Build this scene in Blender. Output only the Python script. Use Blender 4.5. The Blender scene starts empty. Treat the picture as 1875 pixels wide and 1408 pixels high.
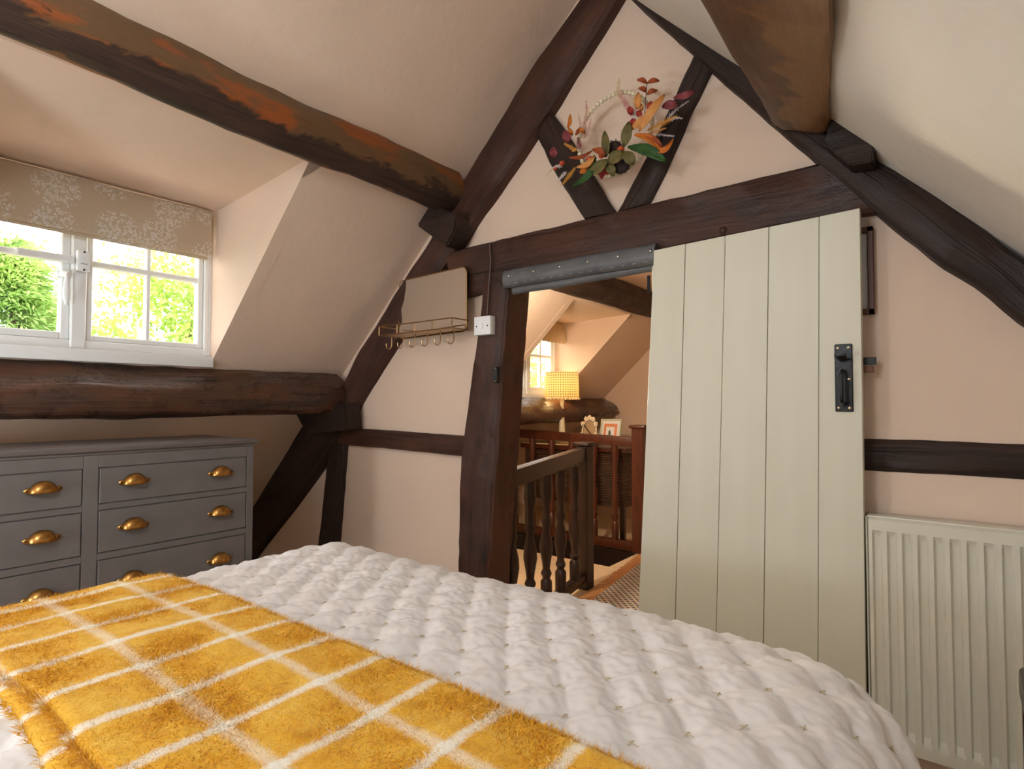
import bpy, bmesh, math, random
import numpy as np
from mathutils import Vector, Matrix, noise as mnoise

# ------------------------------------------------------------------ camera
F_PX, CX, CY = 1050.0, 937.5, 704.0
YAW = math.radians(37.7)
PITCH = math.atan(34.0 / F_PX)
CAM = np.array([0.0, 0.0, 1.15])
_f0 = np.array([-math.sin(YAW), math.cos(YAW), 0.0])
_r = np.array([math.cos(YAW), math.sin(YAW), 0.0])
_z = np.array([0.0, 0.0, 1.0])
_fw = _f0 * math.cos(PITCH) + _z * math.sin(PITCH)
_up = _z * math.cos(PITCH) - _f0 * math.sin(PITCH)

sc = bpy.context.scene
col = sc.collection
cam_data = bpy.data.cameras.new('camera')
cam_data.sensor_width = 36.0
cam_data.lens = 36.0 * F_PX / 1875.0
cam_data.clip_start = 0.02
cam = bpy.data.objects.new('camera', cam_data)
col.objects.link(cam)
cam.matrix_world = Matrix(((_r[0], _up[0], -_fw[0], CAM[0]), (_r[1], _up[1], -_fw[1], CAM[1]),
                           (_r[2], _up[2], -_fw[2], CAM[2]), (0, 0, 0, 1)))
sc.camera = cam

# ------------------------------------------------------------------ light
sc.view_settings.view_transform = 'Standard'
sc.view_settings.look = 'None'
sc.view_settings.gamma = 1.0
sc.view_settings.use_curve_mapping = False
sc.view_settings.exposure = 0.28
sc.cycles.use_denoising = True
sc.cycles.max_bounces = 5
sc.cycles.diffuse_bounces = 4
sc.cycles.glossy_bounces = 3
sc.cycles.transmission_bounces = 3
sc.cycles.transparent_max_bounces = 8
sc.cycles.use_adaptive_sampling = True
sc.cycles.adaptive_threshold = 0.12
sc.cycles.adaptive_min_samples = 20
sc.cycles.sample_clamp_indirect = 6.0

world = bpy.data.worlds.new('overcast_sky')
sc.world = world
world.use_nodes = True
wb = world.node_tree.nodes['Background']
wb.inputs[0].default_value = (1.0, 0.98, 0.95, 1)
wb.inputs[1].default_value = 4.6


def lamp(name, kind, loc, energy, color=(1, 1, 1), size=None, size_y=None, aim=None, radius=None):
    d = bpy.data.lights.new(name, kind)
    d.energy = energy
    d.color = color
    if kind == 'AREA':
        d.shape = 'RECTANGLE'
        d.size = size
        d.size_y = size_y or size
    if radius is not None:
        d.shadow_soft_size = radius
    o = bpy.data.objects.new(name, d)
    col.objects.link(o)
    o.location = loc
    if aim is not None:
        o.rotation_euler = (Vector(aim)).to_track_quat('-Z', 'Y').to_euler()
    return o


sun = lamp('sun', 'SUN', (4, 0, 8), 4.0, (1.0, 0.95, 0.86), aim=(-0.62, 0.30, -0.72))
sun.data.angle = 0.02
# daylight arriving through the window openings
for nm, loc, sx, sy, aim in (('dormer_portal', (-2.86, 0.72, 1.69), 1.06, 0.70, (1, 0, 0)),
                              ('added_window_portal', (-1.1, -1.90, 1.5), 0.7, 0.6, (0, 1, 0)),  # portal of the added back window
                              ('landing_portal', (-3.0, 3.98, 1.555), 0.90, 0.70, (1, 0, 0))):
    lamp(nm, 'AREA', loc, 1.0, (1, 1, 1), sx, sy, aim=aim).data.cycles.is_portal = True

# ------------------------------------------------------------------ survey: a measured image point -> point on a known plane


def ray(x, y):
    return _fw + _r * (x - CX) / F_PX - _up * (y - CY) / F_PX


def onY(x, y, Y=2.0):
    d = ray(x, y)
    return CAM + d * (Y / d[1])


def onX(x, y, X):
    d = ray(x, y)
    return CAM + d * (X / d[0])


def onZ(x, y, Z):
    d = ray(x, y)
    return CAM + d * ((Z - CAM[2]) / d[2])


def zl(X):  # left roof slope surface
    return 3.9675 + 0.9584 * X


def xl(z):
    return (z - 3.9675) / 0.9584


def zr(X):  # right roof slope surface
    return 1.678 - 1.070 * X


RIDGE_X = -1.1286
NL = np.array([0.692, 0.0, -0.722])
TL = np.array([0.722, 0.0, 0.692])
NR = np.array([-0.731, 0.0, -0.683])

# ------------------------------------------------------------------ object helpers


def wloc(o):
    p = Vector((0, 0, 0))
    while o is not None:
        p += o.location
        o = o.parent
    return p


def tag(o, label=None, cat=None, group=None, kind=None):
    if label:
        o['label'] = label
    if cat:
        o['category'] = cat
    if group:
        o['group'] = group
    if kind:
        o['kind'] = kind
    return o


def empty(name, loc, label=None, cat=None, group=None):
    o = bpy.data.objects.new(name, None)
    o.empty_display_size = 0.05
    col.objects.link(o)
    o.location = loc
    return tag(o, label, cat, group)


def build(name, V, F, mat, parent=None, smooth=True, uv=None, flat_angle=None):
    """One mesh object from world-space vertices; origin at the bottom centre of its box."""
    V = np.asarray(V, dtype=float)
    lo, hi = V.min(0), V.max(0)
    c = np.array([(lo[0] + hi[0]) / 2, (lo[1] + hi[1]) / 2, lo[2]])
    me = bpy.data.meshes.new(name)
    me.from_pydata((V - c).tolist(), [], [list(map(int, f)) for f in F])
    if smooth:
        me.polygons.foreach_set('use_smooth', [True] * len(me.polygons))
        if flat_angle:
            me.set_sharp_from_angle(angle=math.radians(flat_angle))
    if uv is not None:
        uv = np.asarray(uv, dtype=float)
        lay = me.uv_layers.new(name='UVMap')
        idx = np.empty(len(me.loops), dtype=np.int32)
        me.loops.foreach_get('vertex_index', idx)
        lay.data.foreach_set('uv', uv[idx].ravel())
    me.materials.append(mat)
    me.update()
    o = bpy.data.objects.new(name, me)
    col.objects.link(o)
    if parent is not None:
        o.parent = parent
        o.location = Vector(c) - wloc(parent)
    else:
        o.location = c
    return o


def share(src, name, world, parent, rot=None):
    o = bpy.data.objects.new(name, src.data)
    col.objects.link(o)
    o.parent = parent
    o.location = Vector(world) - (wloc(parent) if parent else Vector((0, 0, 0)))
    if rot is not None:
        o.rotation_euler = rot
    return o


class MB:
    def __init__(self):
        self.V = []
        self.F = []

    def add(self, V, F):
        k = len(self.V)
        self.V += [tuple(map(float, v)) for v in V]
        self.F += [tuple(i + k for i in f) for f in F]
        return self

    def box(self, x0, x1, y0, y1, z0, z1, bev=0.0, seg=1):
        bm = bmesh.new()
        bmesh.ops.create_cube(bm, size=1.0)
        for v in bm.verts:
            v.co = Vector(((x0 + x1) / 2 + v.co.x * (x1 - x0), (y0 + y1) / 2 + v.co.y * (y1 - y0), (z0 + z1) / 2 + v.co.z * (z1 - z0)))
        if bev > 0:
            bmesh.ops.bevel(bm, geom=bm.edges[:], offset=bev, segments=seg, affect='EDGES', profile=0.6)
        bm.verts.index_update()
        self.add([v.co[:] for v in bm.verts], [[v.index for v in f.verts] for f in bm.faces])
        bm.free()
        return self

    def hexa(self, P, bev=0.0, seg=1):
        """box from 8 corners: 4 bottom (ccw) then 4 top"""
        bm = bmesh.new()
        vs = [bm.verts.new(p) for p in P]
        for f in ((3, 2, 1, 0), (4, 5, 6, 7), (0, 1, 5, 4), (1, 2, 6, 5), (2, 3, 7, 6), (3, 0, 4, 7)):
            bm.faces.new([vs[i] for i in f])
        if bev > 0:
            bmesh.ops.bevel(bm, geom=bm.edges[:], offset=bev, segments=seg, affect='EDGES', profile=0.6)
        bmesh.ops.recalc_face_normals(bm, faces=bm.faces[:])
        bm.verts.index_update()
        self.add([v.co[:] for v in bm.verts], [[v.index for v in f.verts] for f in bm.faces])
        bm.free()
        return self

    def tube(self, pts, rad, n=8, cap=True):
        pts = [Vector(p) for p in pts]
        rads = rad if hasattr(rad, '__len__') else [rad] * len(pts)
        V, F = [], []
        ref = None
        for i, p in enumerate(pts):
            d = (pts[min(i + 1, len(pts) - 1)] - pts[max(i - 1, 0)]).normalized()
            if ref is None:
                ref = d.orthogonal().normalized()
            ref = (ref - d * ref.dot(d))
            ref = ref.normalized() if ref.length > 1e-6 else d.orthogonal().normalized()
            b = d.cross(ref)
            for k in range(n):
                a = 2 * math.pi * k / n
                V.append(p + (ref * math.cos(a) + b * math.sin(a)) * rads[i])
        for i in range(len(pts) - 1):
            for k in range(n):
                F.append((i * n + k, i * n + (k + 1) % n, (i + 1) * n + (k + 1) % n, (i + 1) * n + k))
        if cap:
            F.append(tuple(range(n))[::-1])
            F.append(tuple((len(pts) - 1) * n + k for k in range(n)))
        return self.add(V, F)

    def lathe(self, prof, c, n=20, cap=True):
        """profile list of (radius, z) about a vertical axis through c"""
        V, F = [], []
        for r, z in prof:
            for k in range(n):
                a = 2 * math.pi * k / n
                V.append((c[0] + r * math.cos(a), c[1] + r * math.sin(a), c[2] + z))
        for i in range(len(prof) - 1):
            for k in range(n):
                F.append((i * n + k, i * n + (k + 1) % n, (i + 1) * n + (k + 1) % n, (i + 1) * n + k))
        if cap:
            F.append(tuple(range(n))[::-1])
            F.append(tuple((len(prof) - 1) * n + k for k in range(n)))
        return self.add(V, F)

    def ball(self, c, r, n=8, m=6, sq=(1, 1, 1)):
        V, F = [], []
        for i in range(1, m):
            t = math.pi * i / m
            for k in range(n):
                a = 2 * math.pi * k / n
                V.append((c[0] + r * sq[0] * math.sin(t) * math.cos(a), c[1] + r * sq[1] * math.sin(t) * math.sin(a), c[2] + r * sq[2] * math.cos(t)))
        V.append((c[0], c[1], c[2] + r * sq[2]))
        V.append((c[0], c[1], c[2] - r * sq[2]))
        top, bot = len(V) - 2, len(V) - 1
        for i in range(m - 2):
            for k in range(n):
                F.append((i * n + k, (i + 1) * n + k, (i + 1) * n + (k + 1) % n, i * n + (k + 1) % n))
        for k in range(n):
            F.append((top, k, (k + 1) % n))
            F.append((bot, (m - 2) * n + (k + 1) % n, (m - 2) * n + k))
        return self.add(V, F)

    def obj(self, name, mat, parent=None, smooth=True, flat_angle=35, uv=None):
        return build(name, self.V, self.F, mat, parent, smooth, uv, flat_angle if smooth else None)


def grid_faces(n, m):
    """faces for n x m vertices stored row by row (row length m)"""
    i, j = np.meshgrid(np.arange(n - 1), np.arange(m - 1), indexing='ij')
    a = (i * m + j).ravel()
    return np.stack([a, a + 1, a + m + 1, a + m], 1)


def resample(P, n):
    P = np.asarray(P, float)
    s = np.concatenate([[0], np.cumsum(np.linalg.norm(np.diff(P, axis=0), axis=1))])
    t = np.linspace(0, s[-1], n)
    return np.stack([np.interp(t, s, P[:, k]) for k in range(P.shape[1])], 1)


def nz(x, y, z):
    return mnoise.noise(Vector((x, y, z)))


# ------------------------------------------------------------------ materials
def srgb(r, g, b):
    f = lambda c: (c / 255 / 12.92) if c / 255 <= 0.04045 else ((c / 255 + 0.055) / 1.055) ** 2.4
    return (f(r), f(g), f(b), 1.0)


class Mat:
    def __init__(self, name, rough=0.6, metal=0.0, color=(0.5, 0.5, 0.5, 1), spec=0.5):
        self.m = bpy.data.materials.new(name)
        self.m.use_nodes = True
        self.t = self.m.node_tree
        self.n = self.t.nodes
        self.b = self.n['Principled BSDF']
        self.b.inputs['Roughness'].default_value = rough
        self.b.inputs['Metallic'].default_value = metal
        self.b.inputs['Base Color'].default_value = color
        self.b.inputs['Specular IOR Level'].default_value = spec

    def link(self, a, b):
        self.t.links.new(a, b)

    def coord(self, kind='Object', scale=(1, 1, 1), rot=(0, 0, 0)):
        c = self.n.new('ShaderNodeTexCoord')
        m = self.n.new('ShaderNodeMapping')
        m.inputs['Scale'].default_value = scale
        m.inputs['Rotation'].default_value = rot
        self.link(c.outputs[kind], m.inputs[0])
        return m.outputs[0]

    def noise(self, vec, scale=5, detail=4, rough=0.55, dist=0.0):
        t = self.n.new('ShaderNodeTexNoise')
        t.inputs['Scale'].default_value = scale
        t.inputs['Detail'].default_value = detail
        t.inputs['Roughness'].default_value = rough
        t.inputs['Distortion'].default_value = dist
        self.link(vec, t.inputs['Vector'])
        return t.outputs[0]

    def ramp(self, fac, stops):
        r = self.n.new('ShaderNodeValToRGB')
        e = r.color_ramp.elements
        while len(e) > len(stops):
            e.remove(e[-1])
        while len(e) < len(stops):
            e.new(0.5)
        for k, (p, c) in enumerate(stops):
            e[k].position = p
            e[k].color = c if len(c) == 4 else (*c, 1)
        self.link(fac, r.inputs[0])
        return r.outputs[0]

    def mix(self, fac, a, b, mode='MIX'):
        x = self.n.new('ShaderNodeMix')
        x.data_type = 'RGBA'
        x.blend_type = mode
        for sock, v in ((x.inputs[0], fac), (x.inputs[6], a), (x.inputs[7], b)):
            if hasattr(v, 'is_output'):
                self.link(v, sock)
            else:
                sock.default_value = v
        return x.outputs[2]

    def math(self, op, a, b=None, c=None):
        x = self.n.new('ShaderNodeMath')
        x.operation = op
        for k, v in enumerate((a, b, c)):
            if v is None:
                continue
            if hasattr(v, 'is_output'):
                self.link(v, x.inputs[k])
            else:
                x.inputs[k].default_value = v
        return x.outputs[0]

    def sep(self, vec):
        s = self.n.new('ShaderNodeSeparateXYZ')
        self.link(vec, s.inputs[0])
        return s.outputs

    def base(self, c):
        self.link(c, self.b.inputs['Base Color'])
        return self

    def rough(self, c):
        self.link(c, self.b.inputs['Roughness'])
        return self

    def bump(self, h, strength=0.3, dist=0.01):
        b = self.n.new('ShaderNodeBump')
        b.inputs['Strength'].default_value = strength
        b.inputs['Distance'].default_value = dist
        self.link(h, b.inputs['Height'])
        self.link(b.outputs[0], self.b.inputs['Normal'])
        return self


def plaster(name, c1, c2):
    m = Mat(name, 0.85, spec=0.25)
    v = m.coord('Object')
    big = m.noise(v, 1.7, 1)
    fine = m.noise(v, 38, 2)
    m.base(m.ramp(big, [(0.3, c1), (0.7, c2)]))
    s = m.math('ADD', m.math('MULTIPLY', m.noise(v, 6, 3), 1.0), m.math('MULTIPLY', fine, 0.18))
    m.bump(s, 0.35, 0.012)
    return m.m


PLASTER = plaster('warm_cream_plaster', srgb(231, 205, 183), srgb(225, 198, 175))
PLASTER_R = plaster('pale_cream_plaster', srgb(230, 220, 207), srgb(221, 211, 198))


def timber_mat(name, dark, mid, warm, patch_pos=0.62, rough=0.5, patch2=None):
    """oak; UV.x runs along the grain in metres, UV.y across"""
    m = Mat(name, rough, spec=0.3)
    g = m.noise(m.coord('UV', (2.2, 34, 1)), 1.0, 6, 0.6, 0.6)
    big = m.noise(m.coord('UV', (2.6, 8, 1)), 1.0, 4, 0.6)
    ob = m.noise(m.coord('Object', (1, 1, 1)), 7, 5, 0.65)
    c = m.ramp(g, [(0.28, dark), (0.72, mid)])
    f = m.ramp(m.math('ADD', m.math('MULTIPLY', big, 0.6), m.math('MULTIPLY', ob, 0.4)), [(patch_pos - 0.16, (0, 0, 0)), (patch_pos + 0.14, (1, 1, 1))])
    c = m.mix(m.math('MULTIPLY', f, 0.75), c, warm)
    if patch2:
        c = m.mix(m.ramp(m.noise(m.coord('UV', (1.3, 9, 1)), 1.7, 5), [(0.58, (0, 0, 0)), (0.64, (1, 1, 1))]), c, patch2)
    m.base(c)
    crack = m.ramp(m.noise(m.coord('UV', (0.8, 30, 1)), 1.0, 3), [(0.30, (0, 0, 0)), (0.36, (1, 1, 1))])
    h = m.math('ADD', m.math('MULTIPLY', g, 0.5), m.math('ADD', m.math('MULTIPLY', ob, 0.7), m.math('MULTIPLY', crack, 0.35)))
    m.bump(h, 0.9, 0.012)
    m.rough(m.ramp(ob, [(0.3, (rough - 0.14,) * 3), (0.7, (rough + 0.16,) * 3)]))
    if rough < 0.4:
        m.b.inputs['Specular IOR Level'].default_value = 0.6
    return m.m


OAK = timber_mat('dark_stained_oak', srgb(38, 25, 21), srgb(72, 48, 39), srgb(98, 60, 43), 0.56, 0.52)
OAK_BLACK = timber_mat('black_stained_oak', srgb(30, 21, 18), srgb(54, 39, 33), srgb(72, 47, 36), 0.60, 0.56)
OAK_LOW = timber_mat('glossy_brown_oak', srgb(34, 25, 21), srgb(74, 52, 40), srgb(112, 66, 40), 0.55, 0.30)


def purlin_mat(name, dark, gold, orange, bias):
    """UV.x along, UV.y = 0..1 around the section (worn sapwood shows along one arris)"""
    m = Mat(name, 0.5, spec=0.45)
    uv = m.coord('UV')
    s = m.sep(uv)
    n1 = m.noise(m.coord('UV', (3.4, 3.0, 1)), 1.2, 6, 0.65, 0.8)
    n2 = m.noise(m.coord('UV', (4.5, 9.0, 1)), 1.3, 5, 0.6)
    g = m.noise(m.coord('UV', (2.5, 60, 1)), 1.0, 6, 0.6, 0.5)
    # sap wood near the upper and lower arrises
    edge = m.math('ABSOLUTE', m.math('SUBTRACT', s[1], bias))
    f = m.math('ADD', edge, m.math('MULTIPLY', m.math('SUBTRACT', n1, 0.5), 0.42))
    sap = m.ramp(f, [(0.115, (0, 0, 0)), (0.145, (1, 1, 1))])
    gc = m.mix(m.ramp(m.noise(m.coord('UV', (2.2, 3.0, 1)), 1.6, 4, 0.6), [(0.50, (0, 0, 0)), (0.60, (1, 1, 1))]), gold, orange)
    dk = m.mix(m.ramp(m.math('ADD', m.math('MULTIPLY', g, 0.6), m.math('MULTIPLY', n2, 0.4)), [(0.35, (0, 0, 0)), (0.65, (1, 1, 1))]), dark, srgb(76, 54, 42))
    m.base(m.mix(sap, dk, m.mix(m.math('MULTIPLY', g, 0.55), gc, srgb(70, 44, 28))))
    m.bump(m.math('ADD', m.math('MULTIPLY', n2, 0.8), m.math('MULTIPLY', g, 0.4)), 0.6, 0.01)
    return m.m


OAK_PURLIN = purlin_mat('patchy_golden_oak', srgb(38, 27, 23), srgb(120, 88, 56), srgb(166, 88, 36), 0.385)
OAK_PURLIN_R = purlin_mat('brown_golden_oak', srgb(108, 72, 42), srgb(146, 104, 60), srgb(128, 84, 44), 0.5)


def simple(name, color, rough=0.5, metal=0.0, spec=0.5, n_scale=None, color2=None, bump=None, stretch=(1, 1, 1)):
    m = Mat(name, rough, metal, color, spec)
    v = m.coord('Object', stretch)
    if n_scale:
        m.base(m.ramp(m.noise(v, n_scale, 4), [(0.35, color), (0.68, color2)]))
    if bump:
        m.bump(m.noise(v, bump[0], 4), bump[1], 0.004)
    return m.m


WHITE = simple('white_gloss_paint', srgb(238, 238, 236), 0.35)
CHEST_GREY = simple('charcoal_grey_paint', srgb(118, 112, 110), 0.5, n_scale=9, color2=srgb(110, 105, 103), bump=(60, 0.08))
CHEST_TOP = simple('charcoal_top_paint', srgb(108, 99, 97), 0.4)
BRASS = simple('aged_brass', srgb(196, 150, 84), 0.28, 1.0, n_scale=40, color2=srgb(170, 118, 62))
BRASS_WIRE = simple('antique_brass_wire', srgb(168, 132, 92), 0.3, 1.0)
DOOR = simple('cream_door_paint', srgb(220, 214, 192), 0.45, n_scale=3, color2=srgb(214, 207, 184), bump=(26, 0.06), stretch=(3, 3, 0.25))
IRON = simple('black_iron', srgb(22, 21, 21), 0.32, 0.4, bump=(70, 0.2))
RAD = simple('cream_radiator_enamel', srgb(222, 216, 196), 0.25)
PLASTIC = simple('white_plastic', srgb(240, 240, 238), 0.3)
STEEL = simple('pale_steel_screw', srgb(214, 196, 160), 0.3, 1.0)
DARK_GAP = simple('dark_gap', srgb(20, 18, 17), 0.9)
MAHOG = simple('red_brown_stair_wood', srgb(92, 44, 24), 0.34, n_scale=9, color2=srgb(66, 30, 18), bump=(30, 0.1), stretch=(3, 3, 0.6))
MAHOG_DARK = simple('dark_brown_stair_wood', srgb(46, 28, 22), 0.34, n_scale=9, color2=srgb(34, 21, 17), bump=(30, 0.1), stretch=(3, 3, 0.6))
CARPET = simple('cream_carpet', srgb(222, 196, 160), 0.95, n_scale=120, color2=srgb(206, 178, 142), bump=(260, 0.6))
LEATHER = simple('grey_leather', srgb(104, 104, 104), 0.42, n_scale=14, color2=srgb(88, 88, 89), bump=(110, 0.25))
FRAME_BROWN = simple('brown_picture_frame', srgb(92, 54, 38), 0.5)
PAPER = simple('white_paper', srgb(228, 228, 226), 0.7)
PAPER2 = simple('grey_print', srgb(160, 164, 156), 0.7, n_scale=60, color2=srgb(204, 204, 198))
DARK_RED = simple('dark_red_lacquer', srgb(44, 14, 16), 0.3)
LATCH_BROWN = simple('latch_piece_brown', srgb(112, 66, 38), 0.55)
CABLE = simple('brown_painted_cable', srgb(84, 62, 52), 0.45)


def glass_mat():
    m = bpy.data.materials.new('window_glass')
    m.use_nodes = True
    t = m.node_tree
    t.nodes.clear()
    o = t.nodes.new('ShaderNodeOutputMaterial')
    mx = t.nodes.new('ShaderNodeMixShader')
    tr = t.nodes.new('ShaderNodeBsdfTransparent')
    gl = t.nodes.new('ShaderNodeBsdfGlossy')
    gl.inputs['Roughness'].default_value = 0.02
    mx.inputs[0].default_value = 0.05
    t.links.new(tr.outputs[0], mx.inputs[1])
    t.links.new(gl.outputs[0], mx.inputs[2])
    t.links.new(mx.outputs[0], o.inputs[0])
    return m


GLASS = glass_mat()
MIRROR = simple('mirror_silver', (0.92, 0.92, 0.9, 1), 0.0, 1.0)


def cloth(name, c1, c2, weave=220, sheen=0.3, transl=0.0):
    m = Mat(name, 0.9, 0, c1, 0.2)
    v = m.coord('Object')
    m.base(m.ramp(m.noise(v, 11, 4), [(0.35, c1), (0.7, c2)]))
    m.b.inputs['Sheen Weight'].default_value = sheen
    m.bump(m.noise(v, weave, 2), 0.12, 0.002)
    return m.m


QUILT = cloth('white_cotton_quilt', srgb(233, 226, 221), srgb(228, 220, 214))
SHEET = cloth('white_cotton_sheet', srgb(236, 233, 232), srgb(230, 227, 226))
THREAD = simple('cream_thread', srgb(206, 188, 156), 0.9)
MATTRESS = cloth('mattress_ticking', srgb(215, 208, 200), srgb(205, 198, 190))


def wool_mat():
    """yellow wool with white window-pane checks; UV in metres on the throw"""
    m = Mat('mustard_check_wool', 0.95, 0, spec=0.1)
    uv = m.coord('UV')
    wob = m.noise(m.coord('UV', (40, 40, 1)), 1.0, 3)
    s = m.sep(uv)
    n = m.noise(m.coord('UV', (1, 1, 1)), 26, 5, 0.65)
    fine = m.noise(m.coord('UV', (1, 1, 1)), 170, 3, 0.7)
    masks = []
    for ax in (0, 1):
        w = m.math('ADD', s[ax], m.math('MULTIPLY', m.math('SUBTRACT', wob, 0.5), 0.010))
        d = m.math('ABSOLUTE', m.math('SUBTRACT', m.math('FRACT', m.math('DIVIDE', w, (0.128, 0.145)[ax])), 0.5))
        d = m.math('ADD', d, m.math('MULTIPLY', m.math('SUBTRACT', fine, 0.5), 0.10))
        masks.append(m.ramp(d, [(0.030, (1, 1, 1)), (0.095, (0, 0, 0))]))
    line = m.math('ADD', m.math('MULTIPLY', masks[0], 0.80), m.math('MULTIPLY', masks[1], 0.52))
    yel = m.ramp(n, [(0.28, srgb(214, 144, 26)), (0.5, srgb(236, 174, 44)), (0.75, srgb(244, 198, 88))])
    yel = m.mix(m.math('MULTIPLY', m.ramp(fine, [(0.35, (1, 1, 1)), (0.5, (0, 0, 0))]), 0.35), yel, srgb(176, 108, 22))
    m.base(m.mix(m.math('MINIMUM', line, 0.95), yel, srgb(252, 246, 236)))
    m.b.inputs['Sheen Weight'].default_value = 0.5
    m.b.inputs['Sheen Roughness'].default_value = 0.6
    m.b.inputs['Sheen Tint'].default_value = srgb(250, 226, 150)
    m.bump(m.math('ADD', n, m.math('MULTIPLY', fine, 0.6)), 0.7, 0.006)
    return m.m


WOOL = wool_mat()


def blind_mat():
    """linen with printed seed heads; UV in metres"""
    m = Mat('printed_linen', 0.9, 0, spec=0.15)
    v = m.coord('UV')
    vor = m.n.new('ShaderNodeTexVoronoi')
    vor.inputs['Scale'].default_value = 95
    m.link(v, vor.inputs['Vector'])
    ring = m.math('ABSOLUTE', m.math('SUBTRACT', vor.outputs['Distance'], 0.34))
    dots = m.ramp(ring, [(0.10, (1, 1, 1)), (0.17, (0, 0, 0))])
    big = m.n.new('ShaderNodeTexVoronoi')
    big.voronoi_dimensions = '2D'
    big.inputs['Scale'].default_value = 5.2
    big.inputs['Randomness'].default_value = 0.55
    m.link(v, big.inputs['Vector'])
    heads = m.ramp(m.math('ADD', big.outputs['Distance'], m.math('MULTIPLY', m.noise(v, 40, 3), 0.18)), [(0.46, (1, 1, 1)), (0.52, (0, 0, 0))])
    w1 = m.noise(m.coord('UV', (600, 60, 1)), 1, 2)
    lin = m.ramp(w1, [(0.3, srgb(196, 174, 146)), (0.7, srgb(210, 190, 164))])
    m.base(m.mix(m.math('MULTIPLY', m.math('MULTIPLY', dots, heads), 0.85), lin, srgb(232, 226, 216)))
    m.bump(w1, 0.15, 0.002)
    tr = m.n.new('ShaderNodeBsdfTranslucent')
    tr.inputs[0].default_value = srgb(214, 190, 160)
    mx = m.n.new('ShaderNodeMixShader')
    mx.inputs[0].default_value = 0.2
    m.link(m.b.outputs[0], mx.inputs[1])
    m.link(tr.outputs[0], mx.inputs[2])
    m.link(mx.outputs[0], m.n['Material Output'].inputs[0])
    return m.m


BLIND = blind_mat()
# ==================================================================== ROOM SHELL
random.seed(4)
rng = np.random.default_rng(7)
BACK_Y = -1.8
HALL_END = 5.3


def slope_patch(name, side, x0, x1, y0, y1, mat, parent=None, step=0.07, amp=0.010, fade=0.05):
    """plastered roof slope: a thin lumpy sheet with thickness"""
    nx = max(2, int(abs(x1 - x0) / step) + 1)
    ny = max(2, int(abs(y1 - y0) / step) + 1)
    X = np.linspace(x0, x1, nx)
    Y = np.linspace(y0, y1, ny)
    n = NL if side == 'L' else NR
    V = []
    for i, x in enumerate(X):
        for j, y in enumerate(Y):
            z = zl(x) if side == 'L' else zr(x)
            e = min(1, min(i, nx - 1 - i) / 2.0, min(j, ny - 1 - j) / 2.0)
            d = amp * e * (nz(x * 1.3, y * 1.3, 3.1) + 0.5 * nz(x * 3.1, y * 3.1, 8.2))
            V.append(np.array([x, y, z]) + n * d)
    V = np.array(V)
    k = len(V)
    F = grid_faces(nx, ny)
    top = V - n * 0.05
    F = np.concatenate([F, F[:, ::-1] + k])
    return build(name, np.concatenate([V, top]), F, mat, parent, True, None, 50)


def struct(o):
    o['kind'] = 'structure'
    return o


DZ0, DZ1 = 1.345, 2.100
DZW = 2.035                      # dormer ceiling height at the window          # dormer sill / ceiling heights
DY0, DY1 = 0.19, 1.255           # dormer cheeks
WX = -2.775                      # window plane
EAVE_L, EAVE_R = xl(0.0), 1.678 / 1.070


def slope_left(name, y0, y1, d0, d1, z0, z1):
    root = struct(slope_patch(name, 'L', xl(z1), RIDGE_X, y0, y1, PLASTER))
    slope_patch('plaster_panel', 'L', EAVE_L, xl(z0), y0, y1, PLASTER, root)
    slope_patch('plaster_panel', 'L', xl(z0), xl(z1), y0, d0, PLASTER, root)
    slope_patch('plaster_panel', 'L', xl(z0), xl(z1), d1, y1, PLASTER, root)
    return root


def slope_right(name, y0, y1):
    return struct(slope_patch(name, 'R', RIDGE_X, EAVE_R, y0, y1, PLASTER_R, None, 0.06, 0.03))


slope_left('ceiling_left', BACK_Y, 2.0, DY0, DY1, DZ0, DZ1)
slope_right('ceiling_right', BACK_Y, 2.0)
HZ0, HZ1, HY0, HY1, HWX = 1.21, 1.90, 3.53, 4.43, -2.92
slope_left('ceiling_landing_left', 2.06, HALL_END, HY0, HY1, HZ0, HZ1)
slope_right('ceiling_landing_right', 2.06, HALL_END)


def poly_wall(name, P, y0, y1, mat, parent=None):
    """polygon in the XZ plane extruded from y0 to y1"""
    bm = bmesh.new()
    a = [bm.verts.new((p[0], y0, p[1])) for p in P]
    b = [bm.verts.new((p[0], y1, p[1])) for p in P]
    n = len(P)
    fs = [bm.faces.new(a), bm.faces.new(b[::-1])]
    for i in range(n):
        bm.faces.new((a[i], b[i], b[(i + 1) % n], a[(i + 1) % n]))
    bmesh.ops.recalc_face_normals(bm, faces=bm.faces[:])
    bmesh.ops.triangulate(bm, faces=bm.faces[:])
    bm.verts.index_update()
    o = build(name, [v.co[:] for v in bm.verts], [[v.index for v in f.verts] for f in bm.faces], mat, parent, False)
    bm.free()
    return o


RZ = zl(RIDGE_X)
DOOR_L, DOOR_R, DOOR_TOP = -1.585, -0.80, 1.71
struct(poly_wall('wall_gable', [(EAVE_L, 0), (DOOR_L - 0.16, 0), (DOOR_L - 0.02, DOOR_TOP), (DOOR_R, DOOR_TOP), (DOOR_R, 0), (EAVE_R, 0), (RIDGE_X, RZ)], 2.0, 2.10, PLASTER))
struct(poly_wall('wall_landing_end', [(EAVE_L, 0), (EAVE_R, 0), (RIDGE_X, RZ)], HALL_END, HALL_END + 0.1, PLASTER))
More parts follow.
